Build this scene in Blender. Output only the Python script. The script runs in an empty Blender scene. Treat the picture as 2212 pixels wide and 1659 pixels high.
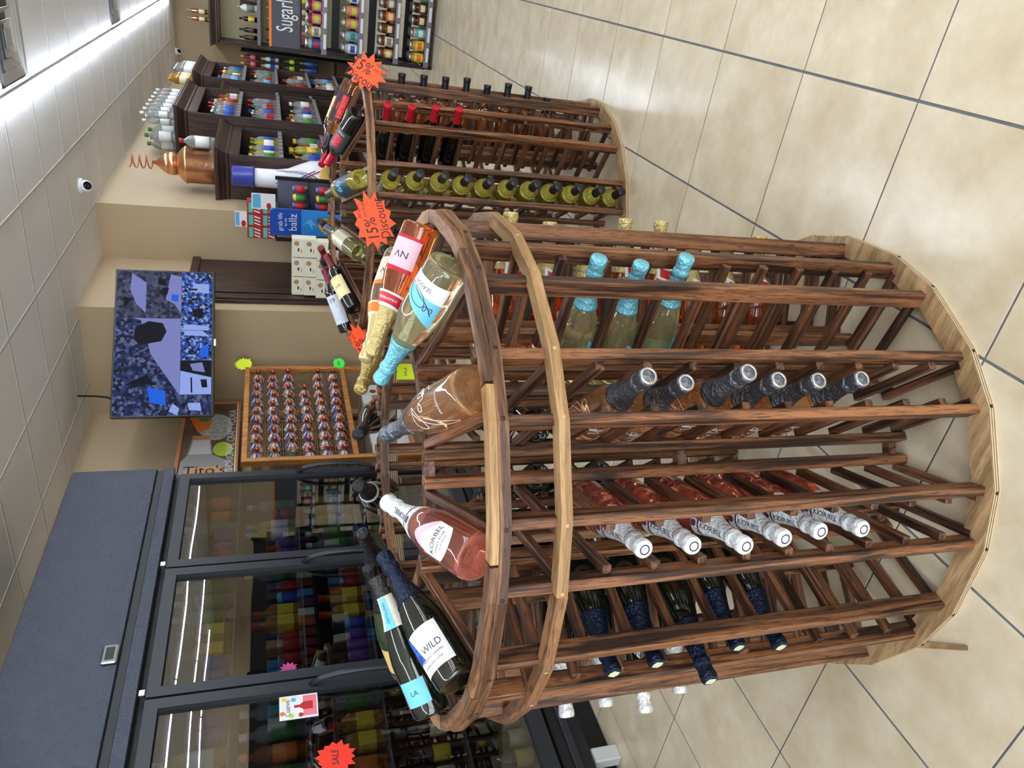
import bpy, bmesh, math, random
from mathutils import Vector as V, Matrix as M
random.seed(7)
S = bpy.context.scene
COL = S.collection
PI = math.pi
RAD = math.radians

# ------------------------------------------------------------------ camera
CAMZ = 1.4811
cd = bpy.data.cameras.new('camera'); cam = bpy.data.objects.new('camera', cd); COL.objects.link(cam)
rt, dn, fw = V((.8648, .5020, -.0089)), V((.1500, -.2752, -.9496)), V((-.4792, .8199, -.3133))
m = M((dn, rt, -fw)).transposed().to_4x4()          # the photograph is a portrait shot lying on its side
m.translation = (0, 0, CAMZ); cam.matrix_world = m
cd.sensor_width = 36; cd.lens = 25.786; cd.clip_end = 60; cd.clip_start = .05
S.camera = cam
# ------------------------------------------------------------------ world, light, exposure
w = bpy.data.worlds.new('world'); S.world = w; w.use_nodes = True
w.node_tree.nodes['Background'].inputs[0].default_value = (.75, .85, 1, 1)
w.node_tree.nodes['Background'].inputs[1].default_value = .6
vs = S.view_settings
vs.view_transform = 'Standard'; vs.look = 'None'; vs.gamma = 1; vs.use_curve_mapping = False
vs.exposure = 0.82
LED = 46.0
al = bpy.data.lights.new('window_daylight', 'AREA'); al.shape = 'RECTANGLE'; al.size = 6; al.size_y = 2.2
al.energy = 170; al.color = (.93, .97, 1)
ao = bpy.data.objects.new('window_daylight', al); COL.objects.link(ao)
ao.location = (1.2, -3.25, 1.45); ao.rotation_euler = (RAD(90), 0, 0)
S.cycles.max_bounces = 10; S.cycles.transmission_bounces = 8; S.cycles.transparent_max_bounces = 12
S.cycles.diffuse_bounces = 4; S.cycles.glossy_bounces = 4; S.cycles.caustics_reflective = False
S.cycles.sample_clamp_indirect = 6

# ------------------------------------------------------------------ materials
MATS = {}
def srgb(r, g, b):
    f = lambda c: (c / 12.92 if c <= .04045 else ((c + .055) / 1.055) ** 2.4)
    return tuple(f(c / 255) for c in (r, g, b))
def nmat(name):
    mt = bpy.data.materials.new(name); mt.use_nodes = True; MATS[name] = mt
    return mt, mt.node_tree.nodes, mt.node_tree.links, mt.node_tree.nodes['Principled BSDF']
def mat(name, rgb, rough=.5, metal=0., trans=0., ior=1.45, bump=0., bscale=200., emit=0., coat=0., spec=.5, vary=0., vscale=6.):
    if name in MATS: return MATS[name]
    mt, n, l, b = nmat(name)
    c = srgb(*rgb)
    b.inputs['Base Color'].default_value = (*c, 1); b.inputs['Roughness'].default_value = rough
    b.inputs['Metallic'].default_value = metal; b.inputs['IOR'].default_value = ior
    b.inputs['Transmission Weight'].default_value = trans; b.inputs['Coat Weight'].default_value = coat
    b.inputs['Specular IOR Level'].default_value = spec
    if emit:
        b.inputs['Emission Color'].default_value = (*c, 1); b.inputs['Emission Strength'].default_value = emit
    if bump or vary:
        tc = n.new('ShaderNodeTexCoord')
    if bump:
        no = n.new('ShaderNodeTexNoise'); no.inputs['Scale'].default_value = bscale; no.inputs['Detail'].default_value = 3
        bp = n.new('ShaderNodeBump'); bp.inputs['Strength'].default_value = bump; bp.inputs['Distance'].default_value = .006
        l.new(tc.outputs['Object'], no.inputs['Vector']); l.new(no.outputs['Fac'], bp.inputs['Height']); l.new(bp.outputs[0], b.inputs['Normal'])
    if vary:
        n2 = n.new('ShaderNodeTexNoise'); n2.inputs['Scale'].default_value = vscale; n2.inputs['Detail'].default_value = 5
        rp = n.new('ShaderNodeValToRGB')
        rp.color_ramp.elements[0].position = .3; rp.color_ramp.elements[1].position = .7
        rp.color_ramp.elements[0].color = (*[x * (1 - vary) for x in c], 1); rp.color_ramp.elements[1].color = (*[min(1, x * (1 + vary)) for x in c], 1)
        l.new(tc.outputs['Object'], n2.inputs['Vector']); l.new(n2.outputs['Fac'], rp.inputs[0]); l.new(rp.outputs[0], b.inputs['Base Color'])
    return mt
def wood(name, dark, light, axis, rough=.45, fine=1., pore=.85):
    """grain along the given object axis, every piece shifted by its own random"""
    mt, n, l, b = nmat(name)
    tc = n.new('ShaderNodeTexCoord'); oi = n.new('ShaderNodeObjectInfo')
    ad = n.new('ShaderNodeVectorMath'); ad.operation = 'ADD'
    sc = n.new('ShaderNodeVectorMath'); sc.operation = 'SCALE'; sc.inputs['Scale'].default_value = 7.3
    cb = n.new('ShaderNodeCombineXYZ')
    for i in range(3): l.new(oi.outputs['Random'], cb.inputs[i])
    l.new(cb.outputs[0], sc.inputs[0]); src = tc.outputs['Object']
    if axis == 'ring':                                   # grain follows the ring round its centre
        sx = n.new('ShaderNodeSeparateXYZ'); l.new(src, sx.inputs[0])
        an = n.new('ShaderNodeMath'); an.operation = 'ARCTAN2'; l.new(sx.outputs[1], an.inputs[0]); l.new(sx.outputs[0], an.inputs[1])
        am = n.new('ShaderNodeMath'); am.operation = 'MULTIPLY'; am.inputs[1].default_value = .6; l.new(an.outputs[0], am.inputs[0])
        ln = n.new('ShaderNodeVectorMath'); ln.operation = 'LENGTH'; l.new(src, ln.inputs[0])
        c2 = n.new('ShaderNodeCombineXYZ'); l.new(am.outputs[0], c2.inputs[0]); l.new(ln.outputs['Value'], c2.inputs[1]); l.new(sx.outputs[2], c2.inputs[2]); src = c2.outputs[0]; axis = 'x'
    l.new(src, ad.inputs[0]); l.new(sc.outputs[0], ad.inputs[1])
    def grain(along, across, det, dist):
        mp = n.new('ShaderNodeMapping'); s = [across] * 3; s['xyz'.index(axis)] = along
        mp.inputs['Scale'].default_value = s
        no = n.new('ShaderNodeTexNoise'); no.inputs['Scale'].default_value = 1; no.inputs['Detail'].default_value = det
        no.inputs['Distortion'].default_value = dist
        l.new(ad.outputs[0], mp.inputs[0]); l.new(mp.outputs[0], no.inputs['Vector']); return no.outputs['Fac']
    a = grain(2.2, 45 * fine, 3, 1.2); p = grain(28, 420 * fine, 2, .2)
    r1 = n.new('ShaderNodeValToRGB'); e = r1.color_ramp.elements
    e[0].position = .4; e[1].position = .6; d, g = srgb(*dark), srgb(*light)
    e[0].color = (*d, 1); e[1].color = (*g, 1)
    r2 = n.new('ShaderNodeValToRGB'); e = r2.color_ramp.elements
    e[0].position = .36; e[1].position = .47; e[0].color = (.28, .25, .27, 1); e[1].color = (1, 1, 1, 1)
    mx = n.new('ShaderNodeMix'); mx.data_type = 'RGBA'; mx.blend_type = 'MULTIPLY'; mx.inputs[0].default_value = pore
    l.new(a, r1.inputs[0]); l.new(p, r2.inputs[0]); l.new(r1.outputs[0], mx.inputs[6]); l.new(r2.outputs[0], mx.inputs[7])
    mr = n.new('ShaderNodeMapRange'); mr.inputs[3].default_value = .8; mr.inputs[4].default_value = 1.2
    l.new(oi.outputs['Random'], mr.inputs[0])
    hs = n.new('ShaderNodeHueSaturation'); l.new(mr.outputs[0], hs.inputs['Value']); l.new(mx.outputs[2], hs.inputs['Color'])
    l.new(hs.outputs[0], b.inputs['Base Color'])
    b.inputs['Roughness'].default_value = rough
    bp = n.new('ShaderNodeBump'); bp.inputs['Strength'].default_value = .25; bp.inputs['Distance'].default_value = .002
    l.new(p, bp.inputs['Height']); l.new(bp.outputs[0], b.inputs['Normal'])
    return mt
WX = wood('stained_oak_x', (46, 28, 22), (122, 80, 55), 'x')
WZ = wood('stained_oak_z', (50, 30, 22), (140, 92, 60), 'z')
WR = wood('stained_oak_ring', (76, 49, 34), (148, 106, 74), 'ring', fine=.8)
LR = wood('pale_oak_ring', (154, 118, 78), (188, 150, 106), 'ring', fine=.7, pore=.4)
BR = wood('plywood_face', (134, 106, 76), (168, 138, 100), 'x', fine=.6, pore=.4)
DX = wood('walnut_x', (44, 27, 23), (74, 50, 43), 'x', .4)
DZ = wood('walnut_z', (40, 25, 22), (72, 48, 42), 'z', .4)
PZ = wood('pine_frame', (160, 100, 48), (196, 136, 74), 'z', .45)
def plymat():
    mt, n, l, b = nmat('plywood_edge')
    tc = n.new('ShaderNodeTexCoord'); sx = n.new('ShaderNodeSeparateXYZ'); l.new(tc.outputs['Object'], sx.inputs[0])
    mu = n.new('ShaderNodeMath'); mu.operation = 'MULTIPLY'; mu.inputs[1].default_value = 950; l.new(sx.outputs[2], mu.inputs[0])
    sn = n.new('ShaderNodeMath'); sn.operation = 'SINE'; l.new(mu.outputs[0], sn.inputs[0])
    no = n.new('ShaderNodeTexNoise'); no.inputs['Scale'].default_value = 60; l.new(tc.outputs['Object'], no.inputs['Vector'])
    ad = n.new('ShaderNodeMath'); ad.operation = 'ADD'; l.new(sn.outputs[0], ad.inputs[0]); l.new(no.outputs['Fac'], ad.inputs[1])
    rp = n.new('ShaderNodeValToRGB'); e = rp.color_ramp.elements
    e[0].position = .05; e[0].color = (*srgb(112, 86, 60), 1); e[1].position = .55; e[1].color = (*srgb(198, 180, 150), 1)
    l.new(ad.outputs[0], rp.inputs[0]); l.new(rp.outputs[0], b.inputs['Base Color']); b.inputs['Roughness'].default_value = .7
    return mt
PLY = plymat()
def tilemat():
    mt, n, l, b = nmat('porcelain_tile')
    tc = n.new('ShaderNodeTexCoord'); oi = n.new('ShaderNodeObjectInfo'); ge = n.new('ShaderNodeNewGeometry')
    ad = n.new('ShaderNodeVectorMath'); ad.operation = 'ADD'; sc = n.new('ShaderNodeVectorMath'); sc.operation = 'SCALE'; sc.inputs['Scale'].default_value = 31
    cb = n.new('ShaderNodeCombineXYZ')
    for i in range(3): l.new(oi.outputs['Random'], cb.inputs[i])
    l.new(cb.outputs[0], sc.inputs[0]); l.new(ge.outputs['Position'], ad.inputs[0]); l.new(sc.outputs[0], ad.inputs[1])
    n1 = n.new('ShaderNodeTexNoise'); n1.inputs['Scale'].default_value = 6.5; n1.inputs['Detail'].default_value = 7; n1.inputs['Roughness'].default_value = .62; n1.inputs['Distortion'].default_value = .1
    l.new(ad.outputs[0], n1.inputs['Vector'])
    rp = n.new('ShaderNodeValToRGB'); e = rp.color_ramp.elements
    e[0].position = .32; e[0].color = (*srgb(194, 177, 149), 1); e[1].position = .68; e[1].color = (*srgb(218, 206, 182), 1)
    l.new(n1.outputs['Fac'], rp.inputs[0]); l.new(rp.outputs[0], b.inputs['Base Color'])
    b.inputs['Roughness'].default_value = .22; b.inputs['Specular IOR Level'].default_value = .4
    return mt
TILE = tilemat()
def hammered():
    mt, n, l, b = nmat('hammered_black_metal')
    tc = n.new('ShaderNodeTexCoord'); vo = n.new('ShaderNodeTexNoise'); vo.inputs['Scale'].default_value = 210; vo.inputs['Detail'].default_value = 4; vo.inputs['Distortion'].default_value = 1.5
    l.new(tc.outputs['Object'], vo.inputs['Vector'])
    bp = n.new('ShaderNodeBump'); bp.inputs['Strength'].default_value = .7; bp.inputs['Distance'].default_value = .0022
    l.new(vo.outputs['Fac'], bp.inputs['Height']); l.new(bp.outputs[0], b.inputs['Normal'])
    b.inputs['Base Color'].default_value = (*srgb(64, 68, 80), 1); rr_ = n.new('ShaderNodeMapRange'); rr_.inputs[1].default_value = .35; rr_.inputs[2].default_value = .65; rr_.inputs[3].default_value = .14; rr_.inputs[4].default_value = .42; l.new(vo.outputs['Fac'], rr_.inputs[0]); l.new(rr_.outputs[0], b.inputs['Roughness']); b.inputs['Metallic'].default_value = .6
    return mt
HAM = hammered()
def paneglass(name, refl, tint):
    """flat glazing: part mirror, part clear tinted"""
    mt, n, l, b = nmat(name); n.remove(b)
    g = n.new('ShaderNodeBsdfGlossy'); g.inputs['Roughness'].default_value = .0; g.inputs['Color'].default_value = (1, 1, 1, 1)
    t = n.new('ShaderNodeBsdfTransparent'); t.inputs['Color'].default_value = (*tint, 1)
    tc = n.new('ShaderNodeTexCoord'); no = n.new('ShaderNodeTexNoise'); no.inputs['Scale'].default_value = 2.2; no.inputs['Detail'].default_value = 0
    bp = n.new('ShaderNodeBump'); bp.inputs['Strength'].default_value = .06; bp.inputs['Distance'].default_value = .02
    l.new(tc.outputs['Object'], no.inputs['Vector']); l.new(no.outputs['Fac'], bp.inputs['Height']); l.new(bp.outputs[0], g.inputs['Normal'])
    fr = n.new('ShaderNodeLayerWeight'); fr.inputs['Blend'].default_value = .5
    pw = n.new('ShaderNodeMath'); pw.operation = 'POWER'; pw.inputs[1].default_value = 5; l.new(fr.outputs['Facing'], pw.inputs[0])
    ad = n.new('ShaderNodeMath'); ad.operation = 'ADD'; ad.inputs[1].default_value = refl; ad.use_clamp = True
    l.new(pw.outputs[0], ad.inputs[0])
    mx = n.new('ShaderNodeMixShader'); l.new(ad.outputs[0], mx.inputs[0]); l.new(t.outputs[0], mx.inputs[1]); l.new(g.outputs[0], mx.inputs[2])
    l.new(mx.outputs[0], n['Material Output'].inputs[0])
    return mt
DOORGLASS = paneglass('cooler_door_glass', .13, (.6, .62, .64))
WINGLASS = paneglass('window_glass', .04, (.95, .97, .97))
def foil(name, rgb, rough=.32, metal=.7):
    return mat(name, rgb, rough, metal, bump=1., bscale=130)
def liquid(name, rgb, ior=1.36, trans=.9):
    return mat(name, rgb, .02, 0, trans, ior, coat=1.)
BLACKM = mat('black_metal', (24, 26, 31), .4, .2); DARKPL = mat('dark_plastic', (34, 37, 44), .35)
WHITEP = mat('white_paper', (226, 228, 232), .5); INK = mat('black_ink', (28, 26, 34), .6)
WALL = mat('tan_wall_paint', (184, 163, 133), .55, vary=.03, vscale=1.5)
CEILM = mat('ceiling_panel_white', (238, 238, 240), .6, bump=.3, bscale=300)
GROUT = mat('grey_grout', (100, 102, 108), .9, vary=.15, vscale=40)
CHROME = mat('chrome', (200, 202, 206), .12, 1.)
CARD = mat('brown_cardboard', (168, 132, 92), .8, vary=.06)
SILVER = mat('silver_lid', (190, 192, 196), .3, .9)
COPPER = mat('hammered_copper', (230, 172, 132), .3, 1., bump=.5, bscale=30)
ORANGE = mat('fluorescent_orange_card', (255, 82, 40), .6, emit=.12)
YEL = mat('fluorescent_yellow_card', (216, 240, 40), .6, emit=.08); GRN = mat('fluorescent_green_card', (60, 226, 80), .6, emit=.08); PINK = mat('fluorescent_pink_card', (245, 60, 150), .6, emit=.08)
TUBE = mat('led_tube', (232, 243, 255), .4, emit=LED)
# ------------------------------------------------------------------ geometry helpers
def link(o, parent=None):
    COL.objects.link(o)
    if parent: o.parent = parent
    return o
def tag(o, label=None, cat=None, group=None, kind=None):
    if label: o['label'] = label
    if cat: o['category'] = cat
    if group: o['group'] = group
    if kind: o['kind'] = kind
    return o
def obj(name, me, mt=None, parent=None, loc=None, rot=None, mw=None):
    o = bpy.data.objects.new(name, me)
    if mt is not None and len(me.materials) == 0:
        for x in (mt if isinstance(mt, (list, tuple)) else [mt]): me.materials.append(x)
    link(o, parent)
    if mw is not None: o.matrix_local = mw
    if loc is not None: o.location = loc
    if rot is not None: o.rotation_euler = rot
    return o
def thing(name, label, cat, loc=(0, 0, 0), rotz=0, group=None, mw=None):
    o = bpy.data.objects.new(name, None); o.empty_display_size = .05; link(o)
    if mw is not None: o.matrix_local = mw
    else: o.location = loc; o.rotation_euler = (0, 0, rotz)
    return tag(o, label, cat, group)
def pyd(vs_, fs, smooth=False, idx=None, mts=None):
    me = bpy.data.meshes.new('mesh'); me.from_pydata([tuple(v) for v in vs_], [], fs)
    if mts:
        for x in mts: me.materials.append(x)
    if idx: me.polygons.foreach_set('material_index', idx)
    if smooth: me.polygons.foreach_set('use_smooth', [True] * len(me.polygons))
    me.update(); return me
BF = [(0, 2, 3, 1), (4, 5, 7, 6), (0, 1, 5, 4), (2, 6, 7, 3), (0, 4, 6, 2), (1, 3, 7, 5)]
def boxes(lst, bev=0.):
    """one mesh of several cuboids given as (x0,x1,y0,y1,z0,z1)"""
    vs_, fs = [], []
    for (a, b, c, d, e, f) in lst:
        o = len(vs_); vs_ += [(x, y, z) for x in (a, b) for y in (c, d) for z in (e, f)]
        fs += [tuple(i + o for i in q) for q in BF]
    me = pyd(vs_, fs)
    if bev:
        bm = bmesh.new(); bm.from_mesh(me); bmesh.ops.bevel(bm, geom=bm.edges[:], offset=bev, segments=1, affect='EDGES'); bm.to_mesh(me); bm.free()
    return me
def box(a, b, c, d, e, f, bev=0.): return boxes([(a, b, c, d, e, f)], bev)
def lathe(prof, seg=28, smooth=True, mi=None, mts=None, caps=True):
    vs_, fs, ix = [], [], []
    for r, z in prof:
        vs_ += [(r * math.cos(2 * PI * k / seg), r * math.sin(2 * PI * k / seg), z) for k in range(seg)]
    for i in range(len(prof) - 1):
        for k in range(seg):
            a, b = i * seg + k, i * seg + (k + 1) % seg
            fs.append((a, b, b + seg, a + seg)); ix.append(mi[i] if mi else 0)
    for i, rev in ((0, True), (len(prof) - 1, False)):
        if caps and prof[i][0] > 1e-5:
            q = [i * seg + k for k in range(seg)]; fs.append(tuple(reversed(q)) if rev else tuple(q)); ix.append(mi[min(i, len(mi) - 1)] if mi else 0)
    me = pyd(vs_, fs, False, ix, mts)
    if smooth:
        me.polygons.foreach_set('use_smooth', [len(p.vertices) == 4 for p in me.polygons])
    return me
def prism(poly, z0, z1, axis='z'):
    n = len(poly); P = {'z': lambda a, b, c: (a, b, c), 'x': lambda a, b, c: (c, a, b), 'y': lambda a, b, c: (a, c, b)}[axis]
    vs_ = [P(a, b, z0) for a, b in poly] + [P(a, b, z1) for a, b in poly]
    fs = [tuple(range(n - 1, -1, -1)), tuple(range(n, 2 * n))] + [(i, (i + 1) % n, (i + 1) % n + n, i + n) for i in range(n)]
    return pyd(vs_, fs)
def tube(pts, r, seg=8, closed=False, taper=None):
    pts = [V(p) for p in pts]; vs_, fs = [], []; n = len(pts)
    up = None
    for i, p in enumerate(pts):
        t = (pts[min(i + 1, n - 1)] - pts[max(i - 1, 0)]).normalized()
        if up is None: up = t.orthogonal().normalized()
        up = (up - t * up.dot(t)).normalized(); s = t.cross(up)
        rr = r if not taper else r * taper[i]
        vs_ += [p + up * rr * math.cos(2 * PI * k / seg) + s * rr * math.sin(2 * PI * k / seg) for k in range(seg)]
    for i in range(n - 1):
        for k in range(seg):
            a, b = i * seg + k, i * seg + (k + 1) % seg; fs.append((a, b, b + seg, a + seg))
    fs += [tuple(range(seg - 1, -1, -1)), tuple((n - 1) * seg + k for k in range(seg))]
    return pyd(vs_, fs, True)
def ringarc(angs, r0, r1, z0, z1, mts, closed=True):
    """flat ring of straight pieces; slot 0 faces, slot 1 outer edge, slot 2 inner edge"""
    n = len(angs); vs_, fs, ix = [], [], []
    for a in angs:
        c, s = math.cos(RAD(a)), math.sin(RAD(a))
        vs_ += [(r0 * c, r0 * s, z0), (r1 * c, r1 * s, z0), (r1 * c, r1 * s, z1), (r0 * c, r0 * s, z1)]
    for i in range(n if closed else n - 1):
        a, b = 4 * i, 4 * ((i + 1) % n)
        fs += [(a + 1, b + 1, b + 2, a + 2), (a + 2, b + 2, b + 3, a + 3), (a + 3, b + 3, b, a), (a, b, b + 1, a + 1)]; ix += [1, 0, 2, 0]
    if not closed: fs += [(0, 1, 2, 3), tuple(4 * (n - 1) + k for k in (3, 2, 1, 0))]; ix += [1, 1]
    return pyd(vs_, fs, False, ix, mts)
# text meshes: all letterings made in one pass, kept as (verts, faces), centred, cap height about 0.72
TXT = {}
def make_texts(lst):
    tmp = []
    for s in lst:
        c = bpy.data.curves.new('t', 'FONT'); c.body = s; c.align_x = 'CENTER'; c.align_y = 'CENTER'; c.resolution_u = 3; c.size = 1
        o = bpy.data.objects.new('t', c); COL.objects.link(o); tmp.append((s, o, c))
    dg = bpy.context.evaluated_depsgraph_get()
    for s, o, c in tmp:
        me = o.evaluated_get(dg).to_mesh()
        TXT[s] = ([tuple(v.co) for v in me.vertices], [tuple(p.vertices) for p in me.polygons])
        o.evaluated_get(dg).to_mesh_clear()
    for s, o, c in tmp: bpy.data.objects.remove(o); bpy.data.curves.remove(c)
make_texts(['KORBEL', 'SWEET ROSE', 'CALIFORNIA', 'WILD', 'of', 'SPARKLING WINE', 'ORGANIC GRAPES', 'SEASON', '0.0', 'NV', 'PROSECCO', 'STRAWBERRY', 'PEACH',
            '15%', 'Discount', 'All sales', 'are final!', "Tito's", "AMERICA'S ORIGINAL CRAFT VODKA", 'Sugarlands', 'DISTILLING', 'ballz', 'grab life', 'by the',
            'FZ', 'ZOA', 'X', 'LA', 'HIS', 'Cuervo', 'WILDS', '19', 'Josh', '60', 'SALE', 'NEW'])
def ftext(s, size, sx=1., P=lambda x, y: (x, y, 0)):
    v, f = TXT[s]; return pyd([P(x * size * sx, y * size) for x, y, z in v], f)
def stroke(pts, wd, P):
    """a pen line of width wd through 2d points, mapped by P"""
    vs_, fs = [], []; n = len(pts)
    for i, (x, y) in enumerate(pts):
        a, b = pts[max(i - 1, 0)], pts[min(i + 1, n - 1)]; dx, dy = b[0] - a[0], b[1] - a[1]; L = math.hypot(dx, dy) or 1
        vs_ += [P(x - dy / L * wd, y + dx / L * wd), P(x + dy / L * wd, y - dx / L * wd)]
    for i in range(n - 1): fs.append((2 * i, 2 * i + 1, 2 * i + 3, 2 * i + 2))
    return pyd(vs_, fs)
def spline(ctrl, n=8):
    out = []; c = [ctrl[0]] + list(ctrl) + [ctrl[-1]]
    for i in range(1, len(c) - 2):
        for k in range(n):
            t = k / n; q = []
            for d in (0, 1):
                p0, p1, p2, p3 = c[i - 1][d], c[i][d], c[i + 1][d], c[i + 2][d]
                q.append(.5 * (2 * p1 + (p2 - p0) * t + (2 * p0 - 5 * p1 + 4 * p2 - p3) * t * t + (3 * p1 - p0 - 3 * p2 + p3) * t ** 3))
            out.append(tuple(q))
    return out + [ctrl[-1]]
def frame_mw(loc, z, face):
    """object matrix: local z along z, local x turned towards face"""
    z = V(z).normalized(); x = V(face); x = (x - z * x.dot(z)).normalized(); y = z.cross(x)
    mm = M((x, y, z)).transposed().to_4x4(); mm.translation = loc; return mm

# ------------------------------------------------------------------ the room
CZ = 2.931; T = .4572; TX0, TY0 = -.1099, 4.7140
XL, XR, YB, YF = -3.79, 9.8, -3.0, 14.75
def struct(name, me, mt): return tag(obj(name, me, mt), kind='structure')
floor = struct('floor', box(XL - .1, XR + .1, YB - .1, YF + .1, -.06, -.002), GROUT)
tme = box(.0036, T - .0036, .0027, T - .0027, -.009, 0, .0006)
far = []
i0, i1 = math.floor((XL - TX0) / T), math.ceil((XR - TX0) / T); j0, j1 = math.floor((YB - TY0) / T), math.ceil((YF - TY0) / T)
ntile = 0
for i in range(i0, i1):
    for j in range(j0, j1):
        x, y = TX0 + i * T, TY0 + j * T
        if x < XL - T or y > YF: continue
        if -3.3 < x < 1.9 and 0.0 < y < 10.5 and y > -1.6 * x - 1.8 and y > .75 * x - .6 and y > 1.45 * x and ntile < 300:
            obj('floor_tile', tme, TILE, floor, (x, y, 0)); ntile += 1
        else: far.append((max(x + .0036, XL), x + T - .0036, y + .0027, min(y + T - .0027, YF), -.009, 0))
o = obj('distant_floor_tiles', boxes(far), TILE, floor); tag(o, kind='stuff')
# ceiling: lay-in panels hanging in a grid
GX0, GY0, G = -2.273, 5.07, .6096
ceil = struct('ceiling', box(XL - .1, XR + .1, YB - .1, YF + .1, CZ + .03, CZ + .09), CEILM)
pme = box(.009, G - .009, .009, G - .009, CZ, CZ + .018, .002)
DIFF = [(2, 0), (2, 6), (2, 12)]
rest = []
nx0, nx1, ny0, ny1 = math.floor((XL - GX0) / G), math.ceil((XR - GX0) / G), math.floor((YB - GY0) / G), math.ceil((YF - GY0) / G)
for i in range(nx0, nx1):
    for j in range(ny0, ny1):
        if (i, j) in DIFF: continue
        x, y = GX0 + i * G, GY0 + j * G
        if x < 1.2 and y > 2.6 and x > XL and y + G < YF: obj('ceiling_panel', pme, CEILM, ceil, (x, y, 0))
        else: rest.append((max(x + .009, XL), min(x + G - .009, XR), max(y + .009, YB), min(y + G - .009, YF), CZ, CZ + .018))
tag(obj('outer_ceiling_panels', boxes(rest), CEILM, ceil), kind='stuff')
GRIDM = mat('grid_runner_white', (206, 205, 204), .5)
for i in range(nx0 + 1, nx1):
    x = GX0 + i * G; obj('grid_runner', box(-.011, .011, YB, YF, CZ - .003, CZ + .03), GRIDM, ceil, (x, 0, 0))
for j in range(ny0 + 1, ny1):
    y = GY0 + j * G; obj('grid_runner', box(XL, XR, -.011, .011, CZ - .002, CZ + .03), GRIDM, ceil, (0, y, 0))
# walls with the stepped corner
H = CZ + .03
struct('wall_left', box(XL - .1, XL, YB, 6.04, 0, H), WALL)
struct('wall_nook_front', box(XL - .1, -2.78, 6.04, 6.14, 0, H), WALL)
struct('wall_nook_side', box(-2.88, -2.78, 6.14, 7.13, 0, H), WALL)
struct('wall_nook_back', box(-2.88, -2.27, 7.13, 7.23, 0, H), WALL)
struct('wall_side', box(-2.37, -2.27, 7.23, YF, 0, H), WALL)
struct('wall_far', box(-2.37, XR, YF, YF + .1, 0, H), WALL)
struct('wall_right', box(XR, XR + .1, YB, YF + .1, 0, H), WALL)
struct('wall_rear', boxes([(XL - .1, -2, YB - .1, YB, 0, H), (4.4, XR + .1, YB - .1, YB, 0, H), (-2, 4.4, YB - .1, YB, 0, .25), (-2, 4.4, YB - .1, YB, 2.6, H)]), WALL)
wf = struct('window_1', boxes([(-2 + 1.6 * k - .03, -2 + 1.6 * k + .03, YB - .08, YB - .02, .25, 2.6) for k in range(5)] + [(-2, 4.4, YB - .08, YB - .02, .25, .31), (-2, 4.4, YB - .08, YB - .02, 2.54, 2.6)]), BLACKM)
for k in range(4): obj('pane', box(-2 + 1.6 * k + .03, -2 + 1.6 * k + 1.57, YB - .055, YB - .05, .31, 2.54), WINGLASS, wf)
# dark panelled door on the nook side
d = struct('door_1', box(-2.78, -2.745, 6.17, 7.10, .0, 2.13, .004), DZ)
obj('door_stile', box(-2.745, -2.725, 6.19, 6.27, .0, 2.11, .004), DZ, d); obj('door_stile', box(-2.745, -2.73, 6.32, 6.34, .0, 2.11, .003), DZ, d)
obj('door_head', box(-2.745, -2.72, 6.17, 7.10, 2.09, 2.16, .006), DX, d)
# ------------------------------------------------------------------ ceiling fittings
VENT = mat('brushed_vent', (206, 208, 212), .35, .5)
for (i, j), lab in zip(DIFF, ('square louvred ceiling vent beside the LED strip joint', 'square louvred ceiling vent over the tall dark cabinet rows', 'square louvred ceiling vent close to the end wall')):
    t = thing('ceiling_vent', lab, 'vent', (GX0 + i * G + G / 2, GY0 + j * G + G / 2, CZ - .004))
    def sq(a, b, za, zb): 
        v = [(-a, -a, za), (a, -a, za), (a, a, za), (-a, a, za), (-b, -b, zb), (b, -b, zb), (b, b, zb), (-b, b, zb)]
        return pyd(v, [(k, (k + 1) % 4, (k + 1) % 4 + 4, k + 4) for k in range(4)])
    obj('frame', sq(.295, .25, 0, .004), VENT, t)
    for a, b in ((.235, .19), (.165, .125), (.1, .065)): obj('cone', sq(a, b, -.006, .03), VENT, t)
    obj('core', box(-.05, .05, -.05, .05, -.004, .004, .002), VENT, t); obj('back_plate', box(-.29, .29, -.29, .29, .03, .034), mat('vent_dark', (110, 112, 116), .6), t)
def led(x, y0, y1, lab):
    t = thing('led_strip', lab, 'light', (x, y0, CZ))
    n = max(1, round((y1 - y0) / 2.43)); L = (y1 - y0) / n
    for k in range(n):
        obj('housing', box(-.024, .024, k * L + .004, (k + 1) * L - .004, -.014, 0, .002), GRIDM, t)
        obj('tube', prism([(.017 * math.cos(PI + PI * q / 8), -.0142 + .017 * math.sin(PI + PI * q / 8)) for q in range(9)], k * L + .02, (k + 1) * L - .02, 'y'), TUBE, t)
        for e in (k * L + .004, (k + 1) * L - .02): obj('end_cap', box(-.022, .022, e, e + .016, -.033, -.014, .003), WHITEP, t)
led(GX0 + 2 * G, -2.4, 13.9, 'long bright LED strip along the ceiling grid above the wine racks')
led(GX0 + 8 * G, -1.2, 13.4, 'long bright LED strip over the right hand aisle')
led(GX0 + 11 * G, -1.2, 13.4, 'long bright LED strip mirrored highest in the cooler doors')
led(GX0 + 15 * G, -1.2, 13.4, 'long bright LED strip mirrored second in the cooler doors')
led(GX0 + 18 * G, -1.2, 13.4, 'long bright LED strip beside the right wall')
WPL = mat('white_plastic', (232, 234, 236), .3)
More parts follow.
